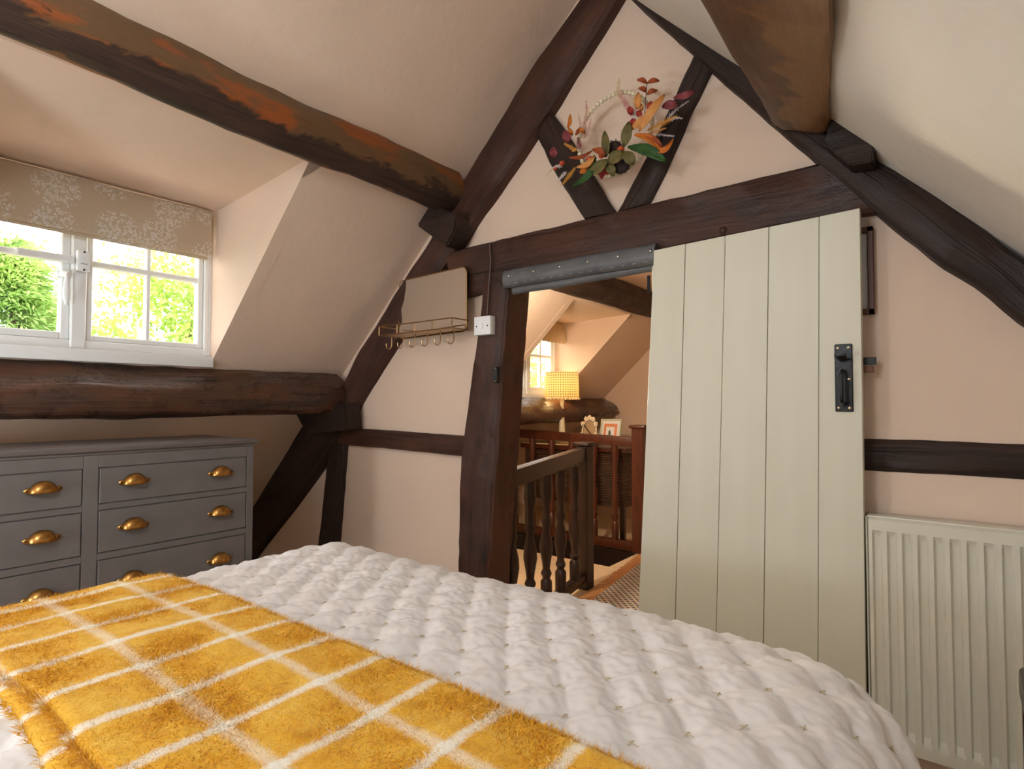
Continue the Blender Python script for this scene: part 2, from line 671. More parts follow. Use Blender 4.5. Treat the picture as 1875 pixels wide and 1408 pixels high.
# back wall with an opening for the added window
bw = struct(poly_wall('wall_back', [(EAVE_L, 0), (-1.45, 0), (-1.45, 1.8), (RIDGE_X, 1.8), (RIDGE_X, RZ)], BACK_Y - 0.1, BACK_Y, PLASTER))
poly_wall('plaster_panel', [(RIDGE_X, RZ), (RIDGE_X, 1.8), (-0.75, 1.8), (-0.75, 0), (EAVE_R, 0)], BACK_Y - 0.1, BACK_Y, PLASTER, bw)
poly_wall('plaster_panel', [(-1.45, 0), (-0.75, 0), (-0.75, 1.2), (-1.45, 1.2)], BACK_Y - 0.1, BACK_Y, PLASTER, bw)

struct(MB().box(EAVE_L, EAVE_R, BACK_Y, 2.1, -0.12, 0.0).obj('floor', CARPET, None, False))
fl = struct(MB().box(-2.9, EAVE_R, 2.1, 3.64, -0.12, 0.0).obj('floor_landing', CARPET, None, False))
MB().box(EAVE_L, -2.9, 2.1, 3.64, -0.12, 0.0).obj('floor_panel', CARPET, fl, False)
MB().box(-1.95, EAVE_R, 3.64, HALL_END, -0.12, 0.0).obj('floor_panel', CARPET, fl, False)
MB().box(EAVE_L, -1.95, 4.16, HALL_END, -0.12, 0.0).obj('floor_panel', CARPET, fl, False)
# stair well linings
well = struct(MB().box(EAVE_L, -1.95, 4.10, 4.16, -1.6, -0.01).obj('wall_stairwell', MAHOG_DARK, None, False))
MB().box(EAVE_L, -1.95, 3.62, 3.64, -1.6, -0.13).obj('lining', MAHOG_DARK, well, False)
MB().box(-1.97, -1.95, 3.64, 4.10, -1.6, -0.13).obj('lining', MAHOG_DARK, well, False)
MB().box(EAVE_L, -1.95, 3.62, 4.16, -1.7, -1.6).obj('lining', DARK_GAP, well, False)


def dormer(wx, y0, y1, z0, z1, zw, names):
    """cheeks and slightly rising ceiling of a dormer recess"""
    xf = xl(z0)
    xt = xl(z1)
    for nm, ya, yb in ((names[0], y0 - 0.06, y0), (names[1], y1, y1 + 0.06)):
        struct(poly_wall(nm, [(wx - 0.08, z0 - 0.01), (xf, z0 - 0.0), (xt, z1), (xt - 0.02, z1 + 0.05), (wx - 0.08, zw + 0.05)], ya, yb, PLASTER))
    struct(poly_wall(names[2], [(wx - 0.08, zw), (xt, z1), (xt, z1 + 0.06), (wx - 0.08, zw + 0.06)], y0, y1, PLASTER))


dormer(WX, DY0, DY1, DZ0, DZ1, DZW, ('wall_dormer_left', 'wall_dormer_right', 'ceiling_dormer'))
dormer(HWX, HY0, HY1, HZ0, HZ1, 1.87, ('wall_landing_dormer_left', 'wall_landing_dormer_right', 'ceiling_landing_dormer'))


def window(name, wx, y0, y1, z0, z1, mull, detail=True):
    """two casements side by side in a vertical plane at x = wx, room on +x"""
    root = struct(empty(name, (wx, (y0 + y1) / 2, z0)))
    t = 0.045
    fr = 0.035
    m = MB().box(wx - 0.05, wx + 0.02, y0, y0 + fr, z0, z1, 0.004)
    m.obj('frame_jamb', WHITE, root)
    MB().box(wx - 0.05, wx + 0.02, y1 - fr, y1, z0, z1, 0.004).obj('frame_jamb', WHITE, root)
    MB().box(wx - 0.048, wx + 0.018, y0 + fr - 0.004, y1 - fr + 0.004, z1 - fr, z1, 0.003).obj('frame_head', WHITE, root)
    MB().box(wx - 0.048, wx + 0.018, y0 + fr - 0.004, y1 - fr + 0.004, z0, z0 + fr, 0.003).obj('frame_rail', WHITE, root)
    MB().box(wx - 0.05, wx + 0.025, mull - 0.026, mull + 0.026, z0, z1, 0.005).obj('mullion', WHITE, root)
    for k, (a, b) in enumerate(((y0 + fr, mull - 0.026), (mull + 0.026, y1 - fr))):
        za, zb = z0 + fr, z1 - fr
        st = 0.024 if k else 0.03
        for (ya, yb, zc, zd) in ((a, a + st, za, zb), (b - st, b, za, zb)):
            MB().box(wx - 0.035, wx + 0.008, ya, yb, zc, zd, 0.004).obj('stile', WHITE, root)
        for (zc, zd) in ((za, za + st), (zb - st, zb)):
            MB().box(wx - 0.035, wx + 0.008, a + st, b - st, zc, zd, 0.004).obj('casement_rail', WHITE, root)
        ym = (a + b) / 2
        zm = z0 + (z1 - z0) * 0.52
        MB().box(wx - 0.03, wx + 0.004, ym - 0.009, ym + 0.009, za, zb, 0.004).obj('glazing_bar', WHITE, root)
        MB().box(wx - 0.03, wx + 0.003, a, b, zm - 0.012, zm + 0.012, 0.004).obj('glazing_bar', WHITE, root)
        for (ya, yb) in ((a + st, ym), (ym, b - st)):
            for (zc, zd) in ((za + st, zm), (zm, zb - st)):
                MB().box(wx - 0.018, wx - 0.014, ya, yb, zc, zd).obj('pane', GLASS, root, False)
    return root


win = window('window_1', WX, DY0 + 0.035, DY1 + 0.005, DZ0 + 0.02, DZW + 0.01, 0.742)
win2 = window('window_2', HWX, HY0 + 0.02, HY1 - 0.02, HZ0 + 0.02, 1.88, (HY0 + HY1) / 2)
# window furniture
MB().box(WX - 0.02, -2.728, DY0, DY1 + 0.004, DZ0 - 0.030, DZ0 + 0.020, 0.005, 2).obj('sill', WHITE, win)
MB().box(HWX - 0.02, -2.868, HY0, HY1 + 0.004, HZ0 - 0.025, HZ0 + 0.020, 0.005, 2).obj('sill', WHITE, win2)
lk = MB().box(WX + 0.026, WX + 0.052, 0.726, 0.772, 1.672, 1.755, 0.008, 2).obj('window_lock', PLASTIC, win)
MB().box(WX + 0.050, WX + 0.0535, 0.738, 0.760, 1.700, 1.703).obj('lock_slot', simple('grey_mark', srgb(150, 150, 150)), lk, False)
for zz in (1.678, 1.749):
    MB().ball((WX + 0.052, 0.749, zz), 0.004).obj('lock_screw', IRON, lk)
MB().box(WX + 0.022, WX + 0.040, 0.545, 0.722, 1.700, 1.728, 0.004).obj('restrictor_bar', PLASTIC, win)
hd = MB()
hd.tube([(WX + 0.012, 0.690, 1.655), (WX + 0.045, 0.690, 1.655), (WX + 0.06, 0.700, 1.65)], [0.014, 0.014, 0.012], 12)
hd.box(WX + 0.008, WX + 0.016, 0.672, 0.712, 1.640, 1.668, 0.003)
hd.lathe([(0.004, -0.11), (0.012, -0.085), (0.014, -0.05), (0.009, -0.012), (0.007, 0.006)], (WX + 0.055, 0.694, 1.64), 12)
hd.obj('window_handle', WHITE, win)

# unseen back window added to bring fill daylight in behind the camera
root = struct(empty('window_back_added', (-1.1, BACK_Y - 0.05, 1.2)))
for (a, b, c, d) in ((-1.45, -1.40, 1.2, 1.8), (-0.80, -0.75, 1.2, 1.8), (-1.12, -1.08, 1.2, 1.8)):
    MB().box(a, b, BACK_Y - 0.08, BACK_Y - 0.02, c, d, 0.005).obj('stile', WHITE, root)
for (c, d) in ((1.2, 1.25), (1.75, 1.8)):
    MB().box(-1.45, -0.75, BACK_Y - 0.075, BACK_Y - 0.03, c, d, 0.005).obj('rail', WHITE, root)
for a, b in ((-1.40, -1.12), (-1.08, -0.80)):
    MB().box(a, b, BACK_Y - 0.055, BACK_Y - 0.05, 1.24, 1.76).obj('pane', GLASS, root, False)

# ==================================================================== TIMBERS


def timber(name, L, R, yf, yb, mat, label, cat='beam', n=26, wob=0.004, group=None, chamf=0.012, seed=0):
    """timber in the gable frame: L and R are its two long edges as measured points, face at y = yf, back at y = yb"""
    Lw = resample([onY(x, y, yf) for x, y in L], n)
    Rw = resample([onY(x, y, yf) for x, y in R], n)
    across = [0, 0.0, 0.18, 0.5, 0.82, 1.0, 1.0]
    V, UV = [], []
    s = 0
    for i in range(n):
        if i:
            s += np.linalg.norm((Lw[i] + Rw[i]) / 2 - (Lw[i - 1] + Rw[i - 1]) / 2)
        w = np.linalg.norm(Rw[i] - Lw[i])
        e = (Rw[i] - Lw[i]) / max(w, 1e-6)
        jl = wob * nz(s * 9, seed, 1.1) + 0.6 * wob * nz(s * 31, seed, 1.7)
        jr = wob * nz(s * 9, seed, 5.1) + 0.6 * wob * nz(s * 31, seed, 5.7)
        for k, a in enumerate(across):
            p = Lw[i] * (1 - a) + Rw[i] * a
            p = p + e * (jl * (1 - a) + jr * a)
            if k == 0 or k == 6:
                p[1] = yb
            elif k == 1 or k == 5:
                p[1] = yf + chamf
            else:
                if k == 2:
                    p = Lw[i] + e * (jl + min(chamf * 1.1, w * 0.3))
                elif k == 4:
                    p = Rw[i] - e * (min(chamf * 1.1, w * 0.3) - jr)
                p[1] = yf + 0.006 * nz(s * 5, a * 2 + seed, 2.2) + 0.003 * nz(s * 22, a * 9, seed)
            V.append(p)
            UV.append((s + seed * 3.7, (k / 6.0) * (w + 0.16) + seed))
    m = len(across)
    F = []
    for i in range(n - 1):
        for k in range(m - 1):
            F.append((i * m + k, i * m + k + 1, (i + 1) * m + k + 1, (i + 1) * m + k))
    F.append(tuple(range(m))[::-1])
    F.append(tuple((n - 1) * m + k for k in range(m)))
    o = build(name, V, F, mat, None, True, UV, 42)
    bm = bmesh.new()
    bm.from_mesh(o.data)
    bmesh.ops.recalc_face_normals(bm, faces=bm.faces[:])
    bm.to_mesh(o.data)
    bm.free()
    return tag(o, label, cat, group)


YF, YB = 1.95, 2.06
timber('principal_rafter', [(628, 700), (655, 645), (700, 572), (745, 500), (790, 432), (815, 385), (845, 330), (900, 240), (975, 115), (1058, 0), (1082, -40)],
       [(632, 772), (665, 712), (700, 658), (735, 602), (785, 522), (830, 457), (870, 395), (905, 345), (980, 235), (1050, 122), (1125, 0), (1150, -42)],
       1.94, YB, OAK, 'long sloping dark oak rafter rising left of the wreath', 'rafter', 40, 0.006, seed=1)
timber('principal_rafter', [(1118, -42), (1160, 0), (1225, 58), (1270, 97), (1300, 125), (1400, 213), (1490, 290), (1552, 342), (1605, 386), (1650, 426), (1700, 462), (1760, 503), (1820, 547), (1875, 588), (1930, 628)],
       [(1290, -42), (1322, 0), (1368, 60), (1410, 130), (1468, 200), (1530, 255), (1592, 292), (1640, 308), (1700, 345), (1760, 387), (1820, 432), (1875, 478), (1930, 520)],
       1.925, YB, OAK_BLACK, 'bent dark oak rafter descending to the right above the door', 'rafter', 44, 0.006, seed=2)
timber('collar_beam', [(812, 463), (900, 441), (1000, 417), (1100, 393), (1200, 369), (1300, 345), (1400, 321), (1490, 299), (1560, 282)],
       [(838, 545), (900, 527), (940, 519), (1050, 493), (1190, 463), (1300, 442), (1400, 423), (1500, 404), (1606, 385)],
       1.945, YB, OAK, 'horizontal dark oak collar beam over the doorway', 'beam', 40, 0.004, seed=3)
timber('strut', [(972, 226), (1000, 290), (1035, 350), (1068, 400)], [(1001, 198), (1035, 242), (1080, 318), (1125, 388)],
       1.965, YB, OAK_BLACK, 'short dark strut leaning right behind the wreath, left of the pair', 'strut', 16, seed=4)
timber('strut', [(1272, 92), (1240, 160), (1180, 290), (1127, 388)], [(1300, 124), (1265, 195), (1215, 310), (1183, 372)],
       1.965, YB, OAK_BLACK, 'short dark strut leaning left behind the wreath, right of the pair', 'strut', 16, seed=5)
timber('door_post', [(884, 500), (878, 570), (867, 652), (857, 720), (850, 770), (841, 849), (838, 930), (837, 1025), (835, 1130), (834, 1240)],
       [(929, 522), (926, 580), (919, 655), (915, 740), (910, 819), (901, 930), (893, 1037), (889, 1130), (885, 1240)],
       1.94, 2.10, OAK, 'upright dark oak door post carrying the light switch', 'post', 40, 0.006, seed=6)
timber('stud', [(606, 770), (597, 850), (588, 930), (580, 1000), (570, 1110)], [(633, 762), (626, 850), (620, 930), (614, 1000), (605, 1110)],
       1.965, YB, OAK_BLACK, 'narrow upright dark stud right of the grey chest', 'post', 20, seed=7)
timber('brace', [(558, 772), (520, 830), (468, 905), (420, 975), (380, 1040)], [(626, 792), (590, 850), (540, 920), (470, 1010), (420, 1080)],
       1.95, YB, OAK_BLACK, 'diagonal black-stained brace dropping behind the grey chest', 'brace', 20, seed=8)
timber('mid_rail', [(618, 783), (700, 788), (780, 794), (859, 800)], [(618, 814), (700, 821), (780, 829), (857, 837)],
       1.96, YB, OAK, 'short horizontal dark rail between the stud and the door post', 'rail', 20, 0.002, seed=9)
timber('wall_rail', [(1560, 803), (1680, 806), (1780, 810), (1900, 816)], [(1560, 861), (1680, 867), (1780, 872), (1900, 881)],
       1.985, YB, OAK_BLACK, 'horizontal black timber set in the wall above the radiator', 'rail', 16, 0.002, seed=10)
# right jamb of the doorway, mostly behind the open door
tag(MB().box(DOOR_R - 0.07, DOOR_R + 0.03, 1.975, 2.10, 0, 1.72, 0.01).obj('door_jamb', MAHOG_DARK), 'dark upright door jamb hidden behind the cream plank door', 'post')


def log(name, Y, sect, mat, label, cat='beam', amp=0.008, seed=0, sub=4, parent=None, soft=0.25):
    """beam lying along Y: sect(y) gives a ring of (x, z) corner points, subdivided and roughened"""
    V, UV = [], []
    c0 = None
    for i, y in enumerate(Y):
        P = np.array(sect(y), float)
        n = len(P)
        ring = []
        for k in range(n):
            a, b = P[k], P[(k + 1) % n]
            for q in range(sub):
                ring.append(a * (1 - q / sub) + b * (q / sub))
        ring = np.array(ring)
        # soften the corners
        ring = (1 - 2 * soft) * ring + soft * (np.roll(ring, 1, 0) + np.roll(ring, -1, 0))
        c = ring.mean(0)
        m = len(ring)
        for k, p in enumerate(ring):
            d = p - c
            d = d / max(np.linalg.norm(d), 1e-6)
            r = amp * nz(y * 3.0, k * 6.0 / m + seed, seed) + amp * 0.7 * nz(y * 8, k * 14.0 / m, seed + 3)
            p = p + d * r
            V.append((p[0], y, p[1]))
            kk = k / m
            UV.append((y + seed, kk))
    n = len(Y)
    F = []
    for i in range(n - 1):
        for k in range(m):
            F.append((i * m + k, i * m + (k + 1) % m, (i + 1) * m + (k + 1) % m, (i + 1) * m + k))
    F.append(tuple(range(m)))
    F.append(tuple((n - 1) * m + k for k in range(m))[::-1])
    o = build(name, V, F, mat, parent, True, UV, 55)
    bm = bmesh.new()
    bm.from_mesh(o.data)
    bmesh.ops.recalc_face_normals(bm, faces=bm.faces[:])
    bm.to_mesh(o.data)
    bm.free()
    return tag(o, label, cat) if label else o


# the rings start at the buried back edge, go along the underside, the lower arris, the face, the upper arris
def sect_upper(y):
    w = 0.010 * math.sin(y * 2.3 + 0.6) + 0.006 * math.sin(y * 5.1)
    return [(-1.93 + w, 2.17), (-1.945 + w, 2.085 + w), (-1.885 + w, 2.050 + w), (-1.825, 2.085 + w), (-1.772, 2.135), (-1.80, 2.210), (-1.86, 2.27)]


log('upper_purlin', np.linspace(BACK_Y, 1.945, 70), sect_upper, OAK_PURLIN, 'rugged dark purlin with orange bark patches crossing the top left', amp=0.010, seed=1)


def sect_lower(y):
    w = 0.016 * math.sin(y * 4.3 + 1.0) + 0.010 * math.sin(y * 9.3) + 0.006 * math.sin(y * 17.0 + 2)
    e = max(0.0, (y - 1.3) / 0.65)
    return [(-2.90, 1.28), (-2.92, 1.12), (-2.84, 1.085), (-2.70, 1.092 + w * 0.2), (-2.665, 1.110 + 0.2 * w), (-2.648 + 0.3 * w, 1.165), (-2.645 + 0.7 * w, 1.218 + w * 0.9 + 0.015 * e), (-2.700 + w * 0.5, 1.262 + w * 0.3 + 0.02 * e), (-2.765, 1.312 + 0.004 * e), (-2.86, 1.315)]


log('lower_purlin', np.linspace(BACK_Y, 1.955, 150), sect_lower, OAK_LOW, 'thick glossy brown purlin running below the dormer window', amp=0.009, seed=5, sub=5, soft=0.14)


def sect_right(y):
    k = (2.0 - y)
    xr = -0.29 + 0.155 * min(k, 1.6)
    xm = -0.40 + 0.045 * k
    return [(xr - 0.08, zr(xr - 0.08) + 0.08), (xr, zr(xr)), (xr - 0.012, zr(xr) - 0.02), (xm, 1.985 - 0.02 * k), (-0.435 + 0.02 * k, 2.02), (-0.455 + 0.015 * k, 2.10), (-0.45, zr(-0.45) + 0.04)]


log('right_purlin', np.linspace(BACK_Y, 1.90, 60), sect_right, OAK_PURLIN_R, 'broad golden brown purlin coming overhead at the top right', amp=0.008, seed=9)


def block(name, P, yf, yb, mat, label, bev=0.008):
    b = [onY(x, y, yf) for x, y in P]
    n = len(P)
    V = [tuple(p) for p in b] + [(p[0], yb, p[2]) for p in b]
    bm = bmesh.new()
    vs = [bm.verts.new(v) for v in V]
    bm.faces.new(vs[:n])
    bm.faces.new(vs[n:][::-1])
    for i in range(n):
        bm.faces.new((vs[i], vs[n + i], vs[n + (i + 1) % n], vs[(i + 1) % n]))
    bmesh.ops.recalc_face_normals(bm, faces=bm.faces[:])
    bmesh.ops.bevel(bm, geom=bm.edges[:], offset=bev, segments=2, affect='EDGES')
    bmesh.ops.triangulate(bm, faces=[f for f in bm.faces if len(f.verts) > 4])
    bm.verts.index_update()
    VV = [v.co[:] for v in bm.verts]
    o = build(name, VV, [[v.index for v in f.verts] for f in bm.faces], mat, None, True, [(v[0], v[2]) for v in VV], 40)
    bm.free()
    return tag(o, label, 'block')


block('purlin_cleat', [(762, 412), (786, 374), (838, 392), (832, 425), (816, 452)], 1.86, 1.97, OAK_BLACK, 'small black wooden cleat under the end of the orange-patched purlin')
block('purlin_bracket', [(536, 750), (632, 738), (634, 788), (560, 794)], 1.87, 1.97, OAK_BLACK, 'dark wooden bracket under the end of the lower purlin')
block('purlin_wedge', [(1508, 262), (1524, 205), (1602, 262), (1597, 296), (1555, 302)], 1.85, 1.96, OAK_BLACK, 'dark wedge block where the golden purlin meets the bent rafter', 0.004)
for x, y in ((1605, 344), (1322, 420), (1424, 215)):
    p = onY(x, y, 1.93)
    tag(MB().ball((p[0], 1.945, p[2]), 0.014, 10, 8, (1, 0.8, 1)).obj('oak_peg', OAK), {1605: 'round oak peg head in the bent rafter', 1322: 'round oak peg head low in the collar beam', 1424: 'round dark knob on the bent rafter beside the golden purlin'}[x], 'peg')

# post fittings
sw = empty('light_switch', tuple(onY(886, 612, 1.93)), 'square white light switch on the dark door post', 'switch')
a, b = onY(869, 581, 1.91), onY(899, 614, 1.91)
MB().box(a[0], b[0], 1.905, 1.94, b[2] + 0.005, a[2], 0.004, 2).obj('switch_plate', PLASTIC, sw)
c = (a[0] + b[0]) / 2
zc = (a[2] + b[2]) / 2
MB().box(c - 0.008, c + 0.008, 1.900, 1.906, zc - 0.013, zc + 0.013, 0.002).obj('rocker', PLASTIC, sw)
for dx in (-0.031, 0.031):
    MB().ball((c + dx, 1.905, zc), 0.0035).obj('screw', IRON, sw)
tag(MB().tube([tuple(onY(x, y, 1.932)) for x, y in ((897, 446), (899, 480), (895, 530), (892, 583))], 0.004, 8).obj('switch_cable', CABLE), 'thin brown cable running up from the light switch', 'cable')
kp = empty('latch_keeper', tuple(onY(908, 700, 1.935)), 'small black latch keeper plate on the door post', 'latch')
a, b = onY(904, 672, 1.93), onY(912, 701, 1.93)
MB().box(a[0], b[0], 1.925, 1.945, b[2], a[2], 0.003).obj('plate', IRON, kp)
for z in (a[2] - 0.006, b[2] + 0.006):
    MB().ball((c * 0 + (a[0] + b[0]) / 2, 1.924, z), 0.0035).obj('screw', STEEL, kp)

# leather pad along the lintel
pad = empty('lintel_pad', (-1.2, 1.94, 1.64), 'grey leather head pad with metal studs along the lintel', 'pad')
a, b = onY(924, 507, 1.90), onY(1196, 452, 1.90)


def pad_mesh(r, zoff, yoff, x0, x1, flat, name):
    V = []
    n, k = 30, 14
    for i in range(n):
        t = i / (n - 1)
        x = x0 + (x1 - x0) * t
        zc = 1.672 + zoff + 0.004 * nz(x * 5, r * 90, 2) + (0.012 * t if name == 'lower_roll' else 0)
        for q in range(k):
            an = 2 * math.pi * q / k
            V.append((x, yoff + r * 0.75 * math.sin(an), zc + r * flat * math.cos(an)))
    F = []
    for i in range(n - 1):
        for q in range(k):
            F.append((i * k + q, i * k + (q + 1) % k, (i + 1) * k + (q + 1) % k, (i + 1) * k + q))
    F += [tuple(range(k)), tuple((n - 1) * k + q for q in range(k))[::-1]]
    return build(name, V, F, LEATHER, pad, True, None, 60)


pad_mesh(0.034, 0.012, 1.93, -1.525, -0.835, 1.15, 'upper_roll')
pad_mesh(0.020, -0.034, 1.952, -1.50, -0.84, 1.1, 'lower_roll')
stud0 = None
for k in range(6):
    x = -1.49 + 0.128 * k
    if stud0 is None:
        stud0 = MB().ball((x, 1.905, 1.690), 0.007, 10, 8, (1, 0.6, 1)).obj('stud', simple('nickel_stud', srgb(170, 168, 160), 0.3, 1.0), pad)
        off = stud0.location + pad.location - Vector((x, 1.905, 1.690))
    else:
        share(stud0, 'stud', Vector((x, 1.905, 1.692)) + off, pad)
st = None
for k in range(15):
    x = -1.50 + 0.045 * k
    if st is None:
        st = MB().box(x - 0.008, x + 0.008, 1.908, 1.911, 1.655, 1.657, 0.0008).obj('seam_stitch', simple('grey_thread', srgb(170, 170, 170)), pad)
        off = st.location + pad.location - Vector((x, 1.91, 1.656))
    else:
        share(st, 'seam_stitch', Vector((x, 1.91, 1.656)) + off, pad)
# ==================================================================== ROMAN BLIND
bl = empty('roman_blind', (-2.70, 0.70, 1.80), 'folded beige linen roman blind with white seed-head print', 'blind')


def blind_sheet(name, y0, y1, prof, mat, parent):
    n = 40
    V, UV = [], []
    s = np.concatenate([[0], np.cumsum([math.hypot(prof[i + 1][0] - prof[i][0], prof[i + 1][1] - prof[i][1]) for i in range(len(prof) - 1)])])
    for i in range(n):
        y = y0 + (y1 - y0) * i / (n - 1)
        for k, (x, z) in enumerate(prof):
            V.append((x + 0.003 * nz(y * 4, z * 5, 1), y, z + 0.002 * nz(y * 3, 2, 4)))
            UV.append((y, s[k]))
    F = grid_faces(n, len(prof))
    return build(name, V, F, mat, parent, True, UV, 60)


x0 = -2.69
front = blind_sheet('front_fold', DY0 + 0.02, 1.222, [(x0 - 0.045, 2.030), (x0 - 0.006, 2.029), (x0, 2.022), (x0 + 0.002, 1.93), (x0 + 0.006, 1.86), (x0 + 0.006, 1.828), (x0 - 0.004, 1.816), (x0 - 0.016, 1.818), (x0 - 0.045, 1.83), (x0 - 0.045, 2.030)], BLIND, bl)
blind_sheet('back_fold', DY0 + 0.03, 1.214, [(x0 - 0.048, 1.98), (x0 - 0.02, 1.90), (x0 - 0.014, 1.815), (x0 - 0.022, 1.806), (x0 - 0.034, 1.812), (x0 - 0.048, 1.86)], BLIND, bl)
ch = MB()
for k in range(60):
    ch.ball((WX + 0.045, 1.232, 1.83 - k * 0.0075), 0.0022, 5, 4)
tag(ch.obj('bead_chain', simple('chain_metal', srgb(200, 196, 190), 0.3, 0.6), bl), kind='stuff')
# landing blind
bl2 = empty('roman_blind', (HWX + 0.08, (HY0 + HY1) / 2, 1.72), 'plain cream blind raised over the landing window', 'blind')
x0 = HWX + 0.10
blind_sheet('front_fold', HY0 + 0.03, HY1 - 0.02, [(x0 - 0.045, 1.885), (x0, 1.884), (x0 + 0.03, 1.80), (x0 + 0.04, 1.72), (x0 + 0.02, 1.685), (x0 - 0.02, 1.70), (x0 - 0.045, 1.80)], cloth('cream_linen', srgb(216, 190, 150), srgb(206, 178, 138)), bl2)

# ==================================================================== CHEST OF DRAWERS
CHX, CHB = -2.38, -2.86
CY0, CY1 = 0.095, 1.283
chest = empty('chest_of_drawers', ((CHX + CHB) / 2, (CY0 + CY1) / 2, 0), 'charcoal grey painted chest of drawers with brass cup handles', 'chest of drawers')
fx = CHX
top = 0.968
MB().box(CHB, fx - 0.004, CY0 + 0.012, CY1 - 0.012, 0.10, top, 0.003).obj('carcass', CHEST_GREY, chest)
mb = MB()
mb.box(CHB, fx + 0.006, CY0 + 0.004, CY1 - 0.004, top, top + 0.010, 0.004, 2)
mb.box(CHB - 0.0, fx + 0.014, CY0 - 0.006, CY1 + 0.006, top + 0.010, top + 0.030, 0.009, 3)
mb.obj('top', CHEST_TOP, chest)
# face frame
frame_m = MB()
rows = [(0.922, 0.797), (0.773, 0.626), (0.599, 0.420), (0.393, 0.190)]
colsY = [(0.138, 0.664), (0.713, 1.240)]
for (a, b) in ((CY0 + 0.012, colsY[0][0] - 0.002), (colsY[0][1] + 0.002, colsY[1][0] - 0.002), (colsY[1][1] + 0.002, CY1 - 0.012)):
    MB().box(fx - 0.02, fx + 0.002, a, b, 0.10, top, 0.0015).obj('stile', CHEST_GREY, chest)
for (a, b) in colsY:
    edges = [top] + [v for r in rows for v in r] + [0.10]
    for q in range(0, len(edges), 2):
        MB().box(fx - 0.02, fx + 0.002, a - 0.002, b + 0.002, edges[q + 1] + 0.002, edges[q] - (0.002 if q else 0), 0.0015).obj('frame_rail', CHEST_GREY, chest)
for (yy) in (CY0 + 0.03, CY1 - 0.09):
    for xx in (CHB + 0.02, fx - 0.07):
        MB().box(xx, xx + 0.06, yy, yy + 0.06, 0.0, 0.10, 0.006).obj('foot', CHEST_GREY, chest)


def cup_handle(y, z, parent, first=[None]):
    if first[0] is None:
        V, F = [], []
        n, m = 18, 9
        for i in range(n):
            a = math.pi * i / (n - 1)
            for k in range(m):
                t = (math.pi / 2) * k / (m - 1)
                V.append((0.001 + 0.027 * math.sin(a) ** 0.8 * math.sin(t), 0.036 * math.cos(a), 0.038 * math.sin(a) ** 0.8 * math.cos(t) - 0.014))
        F = [tuple(f) for f in grid_faces(n, m)]
        mbx = MB()
        mbx.add(V, F)
        for s in (-1, 1):
            c = (0.0, s * 0.040, -0.004)
            Vd = [(0.0035, c[1], c[2])] + [(0.0030, c[1] + 0.011 * math.cos(q * math.pi / 6), c[2] + 0.009 * math.sin(q * math.pi / 6)) for q in range(12)]
            mbx.add(Vd, [(0, 1 + q, 1 + (q + 1) % 12) for q in range(12)])
        mbx.V = [(v[0] + CHX + 0.006, v[1] + y, v[2] + z) for v in mbx.V]
        h = mbx.obj('handle', BRASS, parent, True, 50)
        mod = h.modifiers.new('thickness', 'SOLIDIFY')
        mod.thickness = 0.002
        first[0] = (h, wloc(h) - Vector((0, y, z)))
    else:
        h = share(first[0][0], 'handle', first[0][1] + Vector((0, y, z)), parent)
        mod = h.modifiers.new('thickness', 'SOLIDIFY')
        mod.thickness = 0.002
    for s in (-1, 1):
        if cup_handle.screw is None:
            o = MB().ball((CHX + 0.010, y + s * 0.043, z - 0.004), 0.0032, 6, 5).obj('screw', IRON, h)
            cup_handle.screw = (o, wloc(o) - Vector((0, y + s * 0.043, z)))
        else:
            share(cup_handle.screw[0], 'screw', cup_handle.screw[1] + Vector((0, y + s * 0.043, z)), h)
    return h


cup_handle.screw = None
for (a, b) in colsY:
    for (zt, zb) in rows:
        d = MB().box(fx - 0.10, fx + 0.003, a + 0.0015, b - 0.0015, zb + 0.0015, zt - 0.0015, 0.0018).obj('drawer', CHEST_GREY, chest)
        for yy in (a + 0.108, b - 0.108):
            cup_handle(yy, (zt + zb) / 2 + 0.010, d)

# ==================================================================== MIRROR SHELF
sh = empty('mirror_shelf', (-2.0, 1.95, 1.45), 'rectangular wall mirror with brass wire shelf and six hooks', 'mirror')
mx0, mx1, mz0, mz1 = -2.225, -1.735, 1.475, 1.768
ym = 1.925


def rr(x0, x1, z0, z1, r, n=6):
    P = []
    for cx, cz, a0 in ((x1 - r, z1 - r, 0), (x0 + r, z1 - r, 90), (x0 + r, z0 + r, 180), (x1 - r, z0 + r, 270)):
        for k in range(n + 1):
            a = math.radians(a0 + 90 * k / n)
            P.append((cx + r * math.cos(a), cz + r * math.sin(a)))
    return P


mg = poly_wall('mirror_glass', rr(mx0, mx1, mz0, mz1, 0.025), ym, ym + 0.006, MIRROR, sh)
P = rr(mx0, mx1, mz0, mz1, 0.025)
mf = MB().tube([(p[0], ym + 0.002, p[1]) for p in P + P[:1]], 0.004, 8, False).obj('mirror_frame', BRASS_WIRE, sh)
for o in (mg, mf):
    o.rotation_euler.z = math.radians(-4.0)
fy, by = 1.815, ym - 0.004
sx0, sx1, sz = -2.225, -1.735, 1.478
poly = MB().box(sx0, sx1, fy, by, sz, sz + 0.004, 0.001)
poly.obj('tray', simple('brass_tray', srgb(190, 160, 120), 0.35, 1.0), sh)
for z in (sz + 0.002, sz + 0.045):
    MB().tube([(sx0, by, z), (sx0, fy, z), (sx1, fy, z), (sx1, by, z)], 0.0028, 6).obj('rail', BRASS_WIRE, sh)
for x in (sx0, sx0 + 0.13, sx0 + 0.25, sx0 + 0.37, sx1):
    MB().tube([(x, fy, sz), (x, fy, sz + 0.045)], 0.0024, 6).obj('upright', BRASS_WIRE, sh)
hk = None
